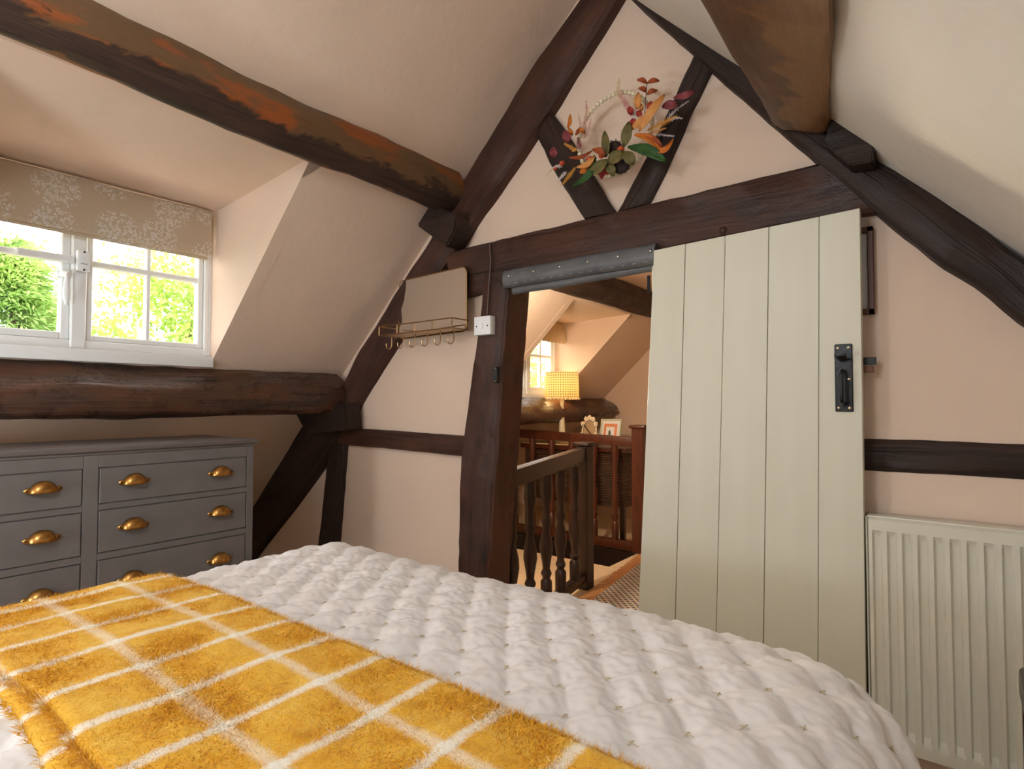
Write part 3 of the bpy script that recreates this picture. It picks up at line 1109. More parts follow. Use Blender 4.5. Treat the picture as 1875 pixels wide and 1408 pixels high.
for k in range(6):
    x = sx0 + 0.035 + 0.084 * k
    if hk is None:
        pts = [(x, fy + 0.05, sz + 0.002), (x, fy + 0.05, sz - 0.045)]
        for q in range(9):
            a = math.pi * q / 8
            pts.append((x - 0.014 + 0.014 * math.cos(a), fy + 0.05 - 0.010 * math.sin(a / 2), sz - 0.045 - 0.018 * math.sin(a)))
        pts.append((x - 0.028, fy + 0.040, sz - 0.036))
        hk = MB().tube(pts, 0.0026, 6).obj('hook', BRASS_WIRE, sh)
        off = wloc(hk) - Vector((x, 0, 0))
    else:
        share(hk, 'hook', off + Vector((x, 0, 0)), sh)

# ==================================================================== PLANK DOOR
door = empty('plank_door', (-0.53, 1.9, 0.02), 'cream painted plank door folded back flat against the wall', 'door')
DYF, DYB = 1.90, 1.935
topX = [(1197, 463), (1255, 451), (1328, 440), (1408, 425), (1500, 409), (1575, 394)]
botX = [(1170, 1090), (1237, 1110), (1312, 1130), (1398, 1165), (1498, 1195), (1586, 1260)]
for k in range(5):
    P = []
    for j in (k, k + 1):
        t = onY(*topX[j], DYF)
        b = onY(*botX[j], DYF)
        s = (t[0] - b[0]) / (t[2] - b[2])
        xb = b[0] - s * (b[2] - 0.02)
        P.append((xb, 0.02, t[0], 1.690 + 0.004 * j))
    g = 0.0007
    (xa, za, xta, zta), (xb, zb, xtb, ztb) = P
    yo = 0.001 * (k % 2)
    MB().hexa([(xa + g, DYF + yo, za), (xb - g, DYF + yo, zb), (xb - g, DYB, zb), (xa + g, DYB, za),
               (xta + g, DYF + yo, zta), (xtb - g, DYF + yo, ztb), (xtb - g, DYB, ztb), (xta + g, DYB, zta)], 0.0012, 1).obj('plank', DOOR, door)
for z in (0.25, 0.95, 1.55):
    MB().box(-0.86, -0.235, DYB, DYB + 0.028, z, z + 0.11, 0.006).obj('ledge', DOOR, door)
# thumb latch
lt = MB()
a, b = onY(1528, 631, DYF), onY(1563, 754, DYF)
px0, px1, pz0, pz1 = a[0], b[0], b[2], a[2]
pl = MB().box(px0, px1, DYF - 0.006, DYF, pz0, pz1, 0.002).obj('latch_plate', IRON, door)
for (x, z) in ((px0 + 0.009, pz1 - 0.011), (px1 - 0.009, pz1 - 0.011), (px1 - 0.009, (pz0 + pz1) / 2 - 0.004), (px0 + 0.009, pz0 + 0.011), (px1 - 0.009, pz0 + 0.011)):
    MB().ball((x, DYF - 0.006, z), 0.0045, 8, 6, (1, 0.4, 1)).obj('screw', STEEL, pl)
xm = (px0 + px1) / 2
th = MB()
th.hexa([(xm - 0.016, DYF - 0.062, pz1 - 0.040), (xm + 0.016, DYF - 0.062, pz1 - 0.040), (xm + 0.008, DYF - 0.004, pz1 - 0.052), (xm - 0.008, DYF - 0.004, pz1 - 0.052),
         (xm - 0.016, DYF - 0.062, pz1 - 0.030), (xm + 0.016, DYF - 0.062, pz1 - 0.030), (xm + 0.008, DYF - 0.004, pz1 - 0.040), (xm - 0.008, DYF - 0.004, pz1 - 0.040)], 0.003, 2)
th.obj('thumb_lever', IRON, pl)
hz1, hz0 = pz1 - 0.078, pz0 + 0.022
pts = [(xm, DYF - 0.004, hz1)]
for q in range(7):
    aa = math.pi / 2 * q / 6
    pts.append((xm, DYF - 0.012 - 0.034 * math.sin(aa), hz1 - 0.012 * (1 - math.cos(aa))))
for q in range(7):
    aa = math.pi / 2 * q / 6
    pts.append((xm, DYF - 0.012 - 0.034 * math.cos(aa), hz0 + 0.012 * (1 - math.sin(aa))))
pts.append((xm, DYF - 0.004, hz0))
MB().tube(pts, 0.0055, 10).obj('pull_handle', IRON, pl)
lb = MB()
a, b = onY(1578, 655, DYB + 0.02), onY(1605, 668, DYB + 0.02)
MB().box(a[0] - 0.12, b[0], DYB + 0.012, DYB + 0.018, b[2], a[2], 0.001).obj('latch_bar', IRON, door)
a, b = onY(1578, 671, DYB + 0.03), onY(1601, 682, DYB + 0.03)
MB().box(a[0] - 0.08, b[0], DYB + 0.004, DYB + 0.03, b[2], a[2], 0.001).obj('latch_brown_piece', LATCH_BROWN, door)  # small brown box just below the latch bar
for z in (0.3, 1.0, 1.58):
    MB().tube([(-0.868, DYB - 0.004, z - 0.03), (-0.868, DYB - 0.004, z + 0.03)], 0.006, 8).obj('hinge', IRON, door)

# ==================================================================== PICTURE behind the door edge
pic = empty('framed_picture', (-0.30, 1.97, 1.40), 'brown framed picture half hidden behind the cream door', 'picture')
fz0, fz1 = 1.413, 1.672
fx0, fx1 = -0.42, -0.182
for (a, b, c, d) in ((fx0, fx1, fz1 - 0.016, fz1), (fx0, fx1, fz0, fz0 + 0.016), (fx0, fx0 + 0.016, fz0, fz1), (fx1 - 0.016, fx1, fz0, fz1)):
    MB().box(a, b, 1.972, 1.998, c, d, 0.002).obj('frame_side', FRAME_BROWN, pic)
MB().box(fx0 + 0.014, fx1 - 0.014, 1.988, 1.996, fz0 + 0.014, fz1 - 0.014).obj('mount', PAPER, pic, False)
MB().box(fx0 + 0.05, fx1 - 0.036, 1.986, 1.989, fz0 + 0.03, fz0 + 0.10).obj('print', PAPER2, pic, False)

# ==================================================================== RADIATOR
rd = empty('radiator', (0.3, 1.93, 0.19), 'cream ribbed panel radiator under the black wall rail', 'radiator')
rx0, rx1, rz0, rz1 = -0.205, 0.86, 0.195, 0.828
ry = 1.905
pitch = 0.0347
xs, ds = [], []
xs += [rx0, rx0 + 0.004]
ds += [0.012, 0.0]
x = rx0 + 0.0085
while x + pitch < rx1 - 0.006:
    for q, dd in ((0.0, 0.0), (0.10, 0.0), (0.24, 0.011), (0.66, 0.011), (0.80, 0.0)):
        xs.append(x + q * pitch)
        ds.append(dd)
    x += pitch
xs += [rx1 - 0.004, rx1]
ds += [0.0, 0.012]
zs = [rz0, rz0 + 0.006, rz0 + 0.036, rz0 + 0.046, rz0 + 0.06, rz1 - 0.056, rz1 - 0.043, rz1 - 0.034, rz1 - 0.006, rz1]
zf = [0, 0, 0, 0.4, 1, 1, 0.5, 0, 0, 0]
ze = [0.010, 0, 0, 0, 0, 0, 0, 0, 0, 0.008]
V = []
for z, f_, e_ in zip(zs, zf, ze):
    for xx, dd in zip(xs, ds):
        V.append((xx, ry + max(dd * f_ if dd == 0.011 else dd, e_), z))
build('front_panel', V, grid_faces(len(zs), len(xs)), RAD, rd, True, None, 24)
MB().box(rx0, rx1, ry + 0.012, ry + 0.016, rz0, rz1).obj('back_sheet', RAD, rd, False)
MB().box(rx0 - 0.002, rx1, ry + 0.014, ry + 0.075, rz1 - 0.004, rz1 + 0.004, 0.003, 2).obj('top_grille', RAD, rd)
MB().box(rx0 - 0.004, rx0 + 0.0, ry + 0.004, ry + 0.075, rz0, rz1 + 0.002, 0.0015).obj('side_panel', RAD, rd)
MB().box(rx0 + 0.1, rx1 - 0.1, ry + 0.02, ry + 0.09, rz0 + 0.05, rz1 - 0.05, 0.004).obj('rear_panel', RAD, rd)
MB().tube([(rx0 + 0.05, ry + 0.04, 0.0), (rx0 + 0.05, ry + 0.04, 0.12), (rx0 + 0.05, ry + 0.04, rz0 + 0.02)], 0.008, 10).obj('pipe', RAD, rd)

# dark stool in the corner
stl = empty('wooden_stool', (0.27, 1.46, 0), 'dark red lacquered stool at the bottom right beside the radiator', 'stool')
MB().box(0.095, 0.44, 1.40, 1.66, 0.52, 0.588, 0.016, 3).obj('seat', DARK_RED, stl)
for xx in (0.099, 0.40):
    for yy in (1.405, 1.62):
        MB().box(xx, xx + 0.032, yy, yy + 0.032, 0, 0.53, 0.004).obj('leg', DARK_RED, stl)
MB().box(0.12, 0.43, 1.412, 1.430, 0.18, 0.205, 0.003).obj('stretcher', DARK_RED, stl)
# ==================================================================== BED
BX0, BX1, BY0, BY1 = -1.72, -0.052, -1.35, 1.255     # outer plan of the bedding
BTOP = 0.684
RH, RV = 0.20, 0.15                                   # roundness of the mattress edge
bed = empty('bed', ((BX0 + BX1) / 2, (BY0 + BY1) / 2, 0), 'double bed standing with its foot toward the plank door', 'bed')
MB().box(BX0 + 0.10, BX1 - 0.10, BY0 + 0.05, BY1 - 0.12, 0.30, 0.56, 0.05, 3).obj('mattress', MATTRESS, bed)
MB().box(BX0 + 0.11, BX1 - 0.11, BY0 + 0.05, BY1 - 0.13, 0.12, 0.295, 0.01).obj('divan_base', MATTRESS, bed)
for xx in (BX0 + 0.18, BX1 - 0.22):
    for yy in (BY0 + 0.15, BY1 - 0.30):
        MB().box(xx, xx + 0.04, yy, yy + 0.04, 0, 0.125, 0.004).obj('leg', MAHOG_DARK, bed)
MB().box(BX0 + 0.05, BX1 - 0.05, BY0 - 0.04, BY0 + 0.04, 0.1, 1.05, 0.02, 2).obj('headboard', MAHOG_DARK, bed)

IX0, IX1, IY1 = BX0 + RH, BX1 - RH, BY1 - RH
ARC = 0.5 * math.pi * math.sqrt((RH * RH + RV * RV) / 2)


def drape(A, B, lift=0.0):
    """cloth coordinates (metres from the flat top outward) -> points on the bed; A across, B along"""
    A = np.asarray(A, float)
    B = np.asarray(B, float)
    qx = np.clip(A, IX0, IX1)
    qy = np.minimum(B, IY1)
    dx, dy = A - qx, B - qy
    d = np.hypot(dx, dy)
    ux = np.where(d > 1e-9, dx / np.maximum(d, 1e-9), 0)
    uy = np.where(d > 1e-9, dy / np.maximum(d, 1e-9), 0)
    t = np.clip(d / ARC, 0, 1) * math.pi / 2
    h = RH * np.sin(t) ** 0.92
    v = RV * (1 - np.cos(t))
    over = np.maximum(d - ARC, 0)
    h = h + 0.10 * over
    v = v + over * 0.985
    x = qx + ux * h
    y = qy + uy * h
    crown = 0.012 * np.cos((A - (IX0 + IX1) / 2) / 0.9 * 1.2) + 0.006 * np.sin(A * 5.1 + 1) * np.sin(B * 4.3)
    z = BTOP + crown - v
    # outward normal of the profile
    k = np.where(over > 0, 1.0, 0.0)
    st = np.where(over > 0, 1.0, np.sin(t) * RV)
    ct = np.where(over > 0, 0.0, np.cos(t) * RH)
    m = np.hypot(st, ct)
    st, ct = st / m, ct / m
    N = np.stack([ux * st, uy * st, ct], -1)
    P = np.stack([x, y, z], -1)
    return P + N * np.asarray(lift)[..., None], N


LA, LB = 0.1045, 0.0655
A0, B0 = -0.402, 0.776


def puff(A, B):
    wa = A + 0.004 * np.sin(B * 23) + 0.003 * np.sin(A * 41 + B * 17)
    wb = B + 0.004 * np.sin(A * 19 + 1)
    g = 0.5 + 0.5 * np.cos(2 * math.pi * (wa - A0) / LA) * np.cos(math.pi * (wb - B0) / LB)
    # creases run from stitch to stitch along both diagonals and across
    c1 = np.abs(np.sin(math.pi * ((wa - A0) / LA + (wb - B0) / (2 * LB))))
    c2 = np.abs(np.sin(math.pi * ((wa - A0) / LA - (wb - B0) / (2 * LB))))
    h = 0.0125 * (1 - g ** 2.3) + 0.0040 * np.minimum(c1, c2) ** 0.7
    return h


def vnoise(A, B, s, seed):
    out = np.empty(A.shape)
    fa, fb = A.ravel() * s, B.ravel() * s
    o = out.ravel()
    for i in range(len(o)):
        o[i] = mnoise.noise(Vector((fa[i], fb[i], seed)))
    return out


def cloth_sheet(name, a0, a1, b0, b1, na, nb, lift_fn, mat, parent=None, uvfn=None):
    a = np.linspace(a0, a1, na)
    b = np.linspace(b0, b1, nb)
    A, B = np.meshgrid(a, b, indexing='ij')
    P, N = drape(A, B, lift_fn(A, B))
    P[..., 2] = np.maximum(P[..., 2], 0.05)
    UV = np.stack([A.ravel(), B.ravel()], 1)
    F = grid_faces(na, nb)
    return build(name, P.reshape(-1, 3), F, mat, parent, True, UV, None)


SKIRT = 0.40


def quilt_lift(A, B):
    h = puff(A, B)
    w = vnoise(A, B, 70, 3.0) * 0.0024 + vnoise(A, B, 26, 9.0) * 0.0028
    # loose folds where the quilt hangs over the right-hand and foot edges
    over = np.maximum(A - IX1 - ARC * 0.7, 0) + np.maximum(B - IY1 - ARC * 0.7, 0)
    fold = np.minimum(over, 0.25) * 0.10 * np.sin(B * 21 + A * 26)
    g = 1 - np.clip(h / 0.0125, 0, 1)
    wr_ = vnoise(A * 1.0 + 0.3 * B, B, 95, 13.0) * 0.0030 * np.exp(-((g - 0.45) / 0.3) ** 2)
    return 0.004 + h + w * np.clip(h / 0.012, 0.3, 1.2) + wr_ + fold


quilt = cloth_sheet('quilt', IX0 - ARC - SKIRT, IX1 + ARC + SKIRT, 0.10, IY1 + ARC + SKIRT, 640, 430, quilt_lift, QUILT)
tag(quilt, 'white puffy cross-stitched quilt spread over the foot of the bed', 'quilt')
# cross stitches, one at every dimple
cs = 0.0100
w = 0.0008
stm = None
cnt = 0
ia = range(-16, 8)
spots = []
for j in range(-10, 14):
    for i in ia:
        a = A0 + (i + 0.5 * (j % 2)) * LA
        b = B0 + j * LB
        if IX0 - 0.12 < a < IX1 + ARC + 0.06 and 0.62 < b < IY1 + ARC * 0.75:
            spots.append((a, b))
for a, b in spots[:300]:
    P, N = drape(np.array([a]), np.array([b]), np.array([0.0052]))
    nv = Vector(N[0])
    if stm is None:
        mbs = MB()
        mbs.tube([(-cs * 1.3, cs * 0.2, 0.0), (0, 0, 0.0012), (cs * 1.3, -cs * 0.2, 0.0)], w, 5)
        mbs.tube([(-cs * 0.1, -cs * 0.7, 0.0), (0, 0, 0.0026), (cs * 0.1, cs * 0.7, 0.0)], w, 5)
        stm = mbs.obj('stitch', THREAD, None)
        o = stm
        o.parent = quilt
    else:
        o = bpy.data.objects.new('stitch', stm.data)
        col.objects.link(o)
        o.parent = quilt
    o.location = Vector(P[0]) - quilt.location
    o.rotation_euler = (nv.to_track_quat('Z', 'Y').to_matrix() @ Matrix.Rotation(random.uniform(-0.25, 0.25), 3, 'Z')).to_euler()

# plain duvet under it, seen at the near end
duvet = cloth_sheet('duvet', IX0 - ARC - 0.22, IX1 + ARC + 0.22, BY0 + 0.06, IY1 + ARC + 0.1, 150, 150,
                    lambda A, B: -0.014 + 0.010 * vnoise(A, B, 5, 1.0) * (B < 0.5) + 0.005 * vnoise(A, B, 13, 5.0) * (B < 0.5) + np.clip((0.12 - B) / 0.1, 0, 1) * 0.016, SHEET)
tag(duvet, 'plain white duvet at the near end of the bed', 'duvet')

# wool throw, folded double across the bed
TB0, TB1 = 0.222, 0.642
thr = empty('wool_throw', ((IX0 + IX1) / 2, 0.44, 0.3), 'mustard yellow wool throw with white checks folded across the bed', 'throw')


def throw_edge(A):
    return 0.008 * np.sin(A * 6.2 + 0.4) + 0.004 * np.sin(A * 17)


def throw_pos(A, T, layer):
    """A across the bed, T 0..1 from the near to the far edge"""
    e0 = TB0 + throw_edge(A) + (0.012 if layer == 0 else -0.010 + 0.008 * np.sin(A * 9))
    e1 = TB1 - 0.020 * np.clip((A + 0.9) / -0.5, 0, 1) + 0.006 * np.sin(A * 8.1) - (0.0 if layer else 0.012)
    return e0 + (e1 - e0) * T


def throw_layer(name, layer, lift0, na=220, nb=70, a0=IX0 - ARC - 0.26, a1=IX1 + ARC + 0.30):
    a = np.linspace(a0, a1, na)
    t = np.linspace(0, 1, nb)
    A, T = np.meshgrid(a, t, indexing='ij')
    B = throw_pos(A, T, layer)
    n = vnoise(A, B, 9, 2.0 + layer) * 0.006 + vnoise(A, B, 40, 6.0) * 0.0018
    # edges roll down
    ed = np.clip(np.minimum(T, 1 - T) / 0.045, 0, 1)
    roll = (1 - np.sqrt(np.clip(1 - (1 - ed) ** 2, 0, 1)))
    top_l = lift0 + n - roll * 0.011
    Pt, N = drape(A, B, top_l)
    Pb, _ = drape(A, B, np.minimum(lift0 - 0.013 + n * 0.5, top_l - 0.0005))
    UV = np.stack([A.ravel() + 0.116 - 0.064, B.ravel() - 0.368 - 0.0725 + 0.06 * layer], 1)
    k = na * nb
    F = grid_faces(na, nb)
    rim = []
    for i in range(na - 1):
        rim.append((i * nb, k + i * nb, k + (i + 1) * nb, (i + 1) * nb))
        j = nb - 1
        rim.append((i * nb + j, (i + 1) * nb + j, k + (i + 1) * nb + j, k + i * nb + j))
    o = build(name, np.concatenate([Pt.reshape(-1, 3), Pb.reshape(-1, 3)]), np.concatenate([F, F[:, ::-1] + k, np.array(rim)]), WOOL, thr, True, np.concatenate([UV, UV]), None)
    return o


throw_layer('lower_layer', 1, 0.024)
throw_layer('upper_layer', 0, 0.040)


def fuzz(name, count, layer, lift0, edge_only):
    a = rng.uniform(IX0 - ARC - 0.2, IX1 + ARC + 0.1, count)
    if edge_only:
        t = np.where(rng.random(count) < 0.5, rng.uniform(0, 0.05, count), rng.uniform(0.0, 0.10, count))
    else:
        t = rng.random(count)
        m = rng.random(count) < 0.16
        t[m] = np.where(rng.random(m.sum()) < 0.5, rng.uniform(0, 0.03, m.sum()), rng.uniform(0.97, 1, m.sum()))
    b = throw_pos(a, t, layer)
    P, N = drape(a, b, np.full(count, lift0 - 0.003) - np.where((t < 0.03) | (t > 0.97), 0.007, 0.0))
    L = rng.uniform(0.005, 0.011, count) * np.where((t < 0.03) | (t > 0.97), 1.5, 1.0)
    ang = rng.uniform(0, 2 * math.pi, count)
    lean = rng.uniform(0.7, 2.2, count)
    tx = np.stack([np.cos(ang), np.sin(ang), np.zeros(count)], 1)
    tx[:, 1] += np.where(t < 0.03, -1.2, np.where(t > 0.97, 1.2, 0))
    D = N + tx * lean[:, None]
    D /= np.linalg.norm(D, axis=1)[:, None]
    S = np.cross(D, rng.normal(size=(count, 3)))
    S /= np.linalg.norm(S, axis=1)[:, None]
    w_ = 0.00045
    bend = rng.normal(size=(count, 3)) * 0.25
    M = P + D * (L * 0.55)[:, None]
    T = P + (D + bend) * L[:, None]
    V = np.stack([P - S * w_, P + S * w_, M + S * w_, M - S * w_, T], 1).reshape(-1, 3)
    i = np.arange(count) * 5
    q = np.stack([i, i + 1, i + 2, i + 3], 1).tolist()
    r = np.stack([i + 3, i + 2, i + 4], 1).tolist()
    UV = np.repeat(np.stack([a + 0.116 - 0.064, b - 0.368 - 0.0725 + 0.06 * layer], 1) + rng.normal(size=(count, 2)) * 0.0035, 5, 0)
    o = build(name, V, q + r, WOOL, thr, True, UV, None)
    return tag(o, kind='stuff')


fuzz('wool_fuzz', 150000, 0, 0.040, False)
fuzz('edge_fuzz', 9000, 1, 0.024, True)

# ==================================================================== WREATH
WC = np.array([-0.992, 1.895, 2.155])
WR = 0.152
wr = empty('wreath', (WC[0], 1.93, WC[2] - WR), 'autumn wreath of wooden beads, faux leaves and berries on the struts', 'wreath')
MB().tube([(WC[0] + WR * math.cos(2 * math.pi * k / 40), WC[1] + 0.012, WC[2] + WR * math.sin(2 * math.pi * k / 40)) for k in range(41)], 0.002, 6, False).obj('ring', simple('wire', srgb(120, 100, 80), 0.5, 0.6), wr)
BEAD = simple('cream_wood_bead', srgb(244, 232, 204), 0.55, n_scale=50, color2=srgb(232, 212, 172))
bead = None
for k in range(56):
    an = 2 * math.pi * k / 56
    p = Vector((WC[0] + WR * math.cos(an), WC[1] + 0.012, WC[2] + WR * math.sin(an)))
    if bead is None:
        bead = MB().ball(p, 0.0088, 10, 8).obj('bead', BEAD, wr)
        boff = wloc(bead) - p
    else:
        share(bead, 'bead', p + boff, wr)


def leafmat(name, c1, c2):
    m = Mat(name, 0.55, 0, c1, 0.3)
    v = m.coord('Object')
    m.base(m.ramp(m.noise(v, 30, 4), [(0.35, c1), (0.68, c2)]))
    m.bump(m.noise(v, 120, 3), 0.2, 0.002)
    return m.m


LM = {
    'olive': leafmat('olive_leaf', srgb(92, 86, 48), srgb(120, 104, 58)),
    'green': leafmat('deep_green_leaf', srgb(34, 66, 28), srgb(56, 92, 36)),
    'orange': leafmat('orange_leaf', srgb(206, 122, 40), srgb(184, 92, 26)),
    'tan': leafmat('tan_leaf', srgb(214, 150, 84), srgb(196, 124, 62)),
    'rust': leafmat('rust_leaf', srgb(170, 84, 40), srgb(140, 62, 30)),
    'wine': leafmat('wine_leaf', srgb(120, 50, 56), srgb(146, 70, 72)),
    'red': leafmat('red_leaf', srgb(176, 60, 48), srgb(150, 44, 40)),
    'pink': leafmat('dusky_pink_sprig', srgb(206, 150, 138), srgb(184, 118, 110)),
    'cream': leafmat('cream_sprig', srgb(214, 190, 150), srgb(190, 160, 112)),
    'white': leafmat('pale_sprig', srgb(224, 208, 206), srgb(196, 178, 178)),
    'gold': leafmat('gold_fern', srgb(210, 150, 66), srgb(190, 124, 48)),
    'berry': simple('orange_berry', srgb(190, 70, 34), 0.22),
    'teasel': simple('dark_teasel', srgb(58, 42, 36), 0.8, bump=(80, 0.8)),
    'stem': simple('dark_stem', srgb(70, 48, 40), 0.7),
}


def leaf(p0, p1, width, matk, depth=0.0, bend=0.0, curl=0.02, name='leaf', n=9):
    """leaf from base to tip (measured points), width in pixels, bend sideways in pixels"""
    Y0 = WC[1] - depth
    a, b = np.array(p0, float), np.array(p1, float)
    d = b - a
    L = np.linalg.norm(d)
    d /= L
    q = np.array([-d[1], d[0]])
    V, F = [], []
    for i in range(n):
        t = i / (n - 1)
        wd = width / 2 * (math.sin(math.pi * min(1, t * 0.94 + 0.03)) ** 0.8)
        c = a + d * L * t + q * bend * math.sin(math.pi * t)
        yy = Y0 - 0.030 * math.sin(math.pi * t * 0.8) + curl * (t - 0.5)
        for s, dy in ((-1, -0.004), (-0.5, -0.001), (0, 0.002), (0.5, -0.001), (1, -0.004)):
            V.append(onY(*(c + q * wd * s), yy + dy))
    F = grid_faces(n, 5)
    o = build(name, V, F, LM[matk], wr, True, None, None)
    md = o.modifiers.new('thickness', 'SOLIDIFY')
    md.thickness = 0.0012
    return o


def Z(x, y):  # point read off the enlarged view of the wreath
    return (1000 + x / 6.696, 130 + y / 6.696)


def LF(x0, y0, x1, y1, w_, mk, depth=0.0, bend=0.0, curl=0.02):
    return leaf(Z(x0, y0), Z(x1, y1), w_ / 6.696, mk, depth, bend / 6.696, curl)


LF(735, 1060, 718, 735, 105, 'olive', 0.03)
LF(950, 930, 1018, 620, 130, 'olive', 0.03)
LF(945, 985, 755, 1130, 150, 'olive', 0.045, 10)
LF(950, 985, 1075, 1150, 150, 'olive', 0.045, -10)
LF(755, 1085, 510, 1270, 140, 'olive', 0.035)
LF(740, 1090, 830, 1290, 120, 'olive', 0.02)
LF(1000, 930, 1475, 1110, 150, 'green', 0.04, -50)
LF(610, 1050, 325, 1410, 85, 'green', 0.03, -60)
LF(600, 1030, 370, 1180, 70, 'tan', 0.045, -40)
LF(1040, 720, 1260, 530, 95, 'tan', 0.03)
LF(1140, 740, 1455, 285, 108, 'tan', 0.05, -20)
LF(1080, 780, 1400, 980, 95, 'orange', 0.045, -60)
LF(1260, 930, 1560, 830, 70, 'orange', 0.04, 95)
LF(1180, 780, 1430, 950, 60, 'rust', 0.05, -40)
LF(520, 1180, 410, 1250, 80, 'orange', 0.02)
LF(560, 960, 720, 1050, 90, 'rust', 0.05, -30)
LF(560, 980, 280, 1060, 45, 'rust', 0.03, -35)
LF(1560, 330, 1825, 240, 85, 'wine', 0.03, 12)
LF(1420, 440, 1620, 400, 115, 'wine', 0.03, -8)
LF(270, 880, 230, 720, 110, 'wine', 0.02)
LF(85, 1065, 90, 930, 95, 'wine', 0.02)
LF(265, 700, 295, 530, 48, 'orange', 0.02, 10)
LF(325, 790, 275, 695, 45, 'orange', 0.02)
LF(360, 790, 420, 690, 45, 'rust', 0.02)
LF(480, 760, 400, 700, 50, 'orange', 0.03)
LF(1110, 470, 1130, 260, 95, 'tan', 0.01)
LF(1180, 490, 1140, 390, 70, 'tan', 0.0)
LF(1040, 540, 1020, 430, 80, 'red', 0.02)
LF(1120, 560, 1160, 480, 80, 'red', 0.02)
LF(1260, 500, 1290, 370, 90, 'red', 0.02)
LF(1050, 700, 1080, 570, 90, 'red', 0.01)
# small upright sprig of folded rust leaves
MB().tube([tuple(onY(*Z(x, y), WC[1] - 0.01)) for x, y in ((1205, 530), (1218, 420), (1225, 300), (1235, 170), (1245, 140))], 0.0014, 5).obj('stem', LM['stem'], wr)
for x0, y0, x1, y1 in ((1240, 150, 1390, 120), (1240, 150, 1110, 110), (1230, 260, 1130, 210), (1235, 290, 1365, 240)):
    LF(x0, y0, x1, y1, 62, 'rust', 0.01, -22 if x1 > x0 else 22)
# star-shaped red leaf
V = []
c0 = np.array(Z(690, 1220))
ptsS = []
for k in range(10):
    r_ = (118 if k % 2 == 0 else 62) / 6.696
    an = math.radians(95 + 36 * k)
    ptsS.append(c0 + r_ * np.array([math.cos(an) * 1.05, math.sin(an)]))
V = [onY(*c0, WC[1] - 0.006)] + [onY(*p, WC[1] + 0.004) for p in ptsS]
o = build('star_leaf', V, [(0, 1 + k, 1 + (k + 1) % 10) for k in range(10)], LM['red'], wr, False)
o.modifiers.new('thickness', 'SOLIDIFY').thickness = 0.0015
# berries and teasel heads
for x, y, r_ in ((535, 1085, 42), (680, 1035, 36), (915, 960, 42), (195, 1130, 34), (110, 1200, 22)):
    p = onY(*Z(x, y), WC[1] - 0.05)
    MB().ball(p, r_ / 6.696 / 480, 10, 8, (1.1, 1, 0.9)).obj('berry', LM['berry'], wr)


def teasel(x, y, r_, ln):
    p = onY(*Z(x, y), WC[1] - 0.015)
    m = MB().ball(p, r_ / 6.696 / 470, 14, 10, (1.15, 0.8, 0.95))
    R = r_ / 6.696 / 470
    for k in range(110):
        v = Vector(rng.normal(size=3)).normalized()
        q = Vector(p) + Vector((v.x * 1.15, v.y * 0.8, v.z * 0.95)) * R
        m.tube([q, q + v * ln], [0.0011, 0.0002], 3, False)
    return m.obj('teasel_head', LM['teasel'], wr, True, 60)


teasel(835, 945, 82, 0.009)
teasel(920, 1170, 88, 0.009)


def sprig(pts, mk, lf, ls, density=9, depth=0.0):
    """feathery sprig: a fine stem with many little blades"""
    P = resample([Z(*p) for p in pts], 40)
    m = MB()
    m.tube([tuple(onY(*p, WC[1] - depth)) for p in P[::4]], 0.0009, 4)
    W = np.array([onY(*p, WC[1] - depth) for p in P])
    for i in range(2, 40):
        t = i / 39
        d = W[min(i + 1, 39)] - W[i - 1]
        d = d / max(np.linalg.norm(d), 1e-9)
        q = np.cross(d, [0, 1, 0])
        for s_ in (-1, 1):
            for rp in range(2 if density > 10 else 1):
                if rng.random() < 0.8:
                    l_ = lf * (1.0 - 0.65 * t) * rng.uniform(0.5, 1.15)
                    dirv = d * rng.uniform(0.4, 1.0) + q * s_ * rng.uniform(0.5, 1.0) + np.array([0, rng.uniform(-0.6, 0.2), 0])
                    dirv /= np.linalg.norm(dirv)
                    side = np.cross(dirv, [0, 1, 0]) * ls * 0.55
                    p = W[i]
                    m.add([p, p + dirv * l_ * 0.55 + side, p + dirv * l_, p + dirv * l_ * 0.55 - side], [(0, 1, 2, 3)])
    return tag(m.obj('feather_sprig', LM[mk], wr, False), kind='stuff')


sprig([(460, 830), (480, 600), (500, 480), (495, 370)], 'pink', 0.020, 0.0016, 12, 0.01)
sprig([(480, 820), (530, 700), (550, 580)], 'pink', 0.018, 0.0014, 9, 0.012)
sprig([(450, 800), (420, 660), (400, 540)], 'pink', 0.016, 0.0014, 9, 0.008)
sprig([(460, 830), (480, 720), (470, 590)], 'cream', 0.014, 0.0014, 9, 0.004)
sprig([(900, 330), (880, 240), (895, 100)], 'cream', 0.017, 0.0024, 15, 0.02)
sprig([(1010, 450), (950, 350), (890, 260)], 'pink', 0.022, 0.0018, 12, 0.02)
sprig([(1110, 560), (1030, 470), (960, 400)], 'pink', 0.026, 0.0018, 12, 0.02)
sprig([(1100, 600), (1060, 500), (1000, 520)], 'white', 0.020, 0.0014, 9, 0.025)
sprig([(1480, 590), (1600, 470), (1745, 370)], 'white', 0.014, 0.0013, 9, 0.02)
sprig([(1350, 770), (1450, 790), (1570, 800)], 'white', 0.012, 0.0012, 9, 0.03)
sprig([(1500, 600), (1600, 575), (1670, 580)], 'white', 0.012, 0.0012, 9, 0.03)
sprig([(420, 960), (400, 880), (390, 820)], 'wine', 0.018, 0.0016, 12, 0.02)
sprig([(380, 980), (290, 930), (225, 890)], 'gold', 0.016, 0.0020, 15, 0.02)
sprig([(250, 1230), (200, 1290), (150, 1340)], 'white', 0.016, 0.0016, 9, 0.01)
sprig([(180, 1150), (80, 1200), (0, 1280)], 'cream', 0.010, 0.0020, 12, 0.01)
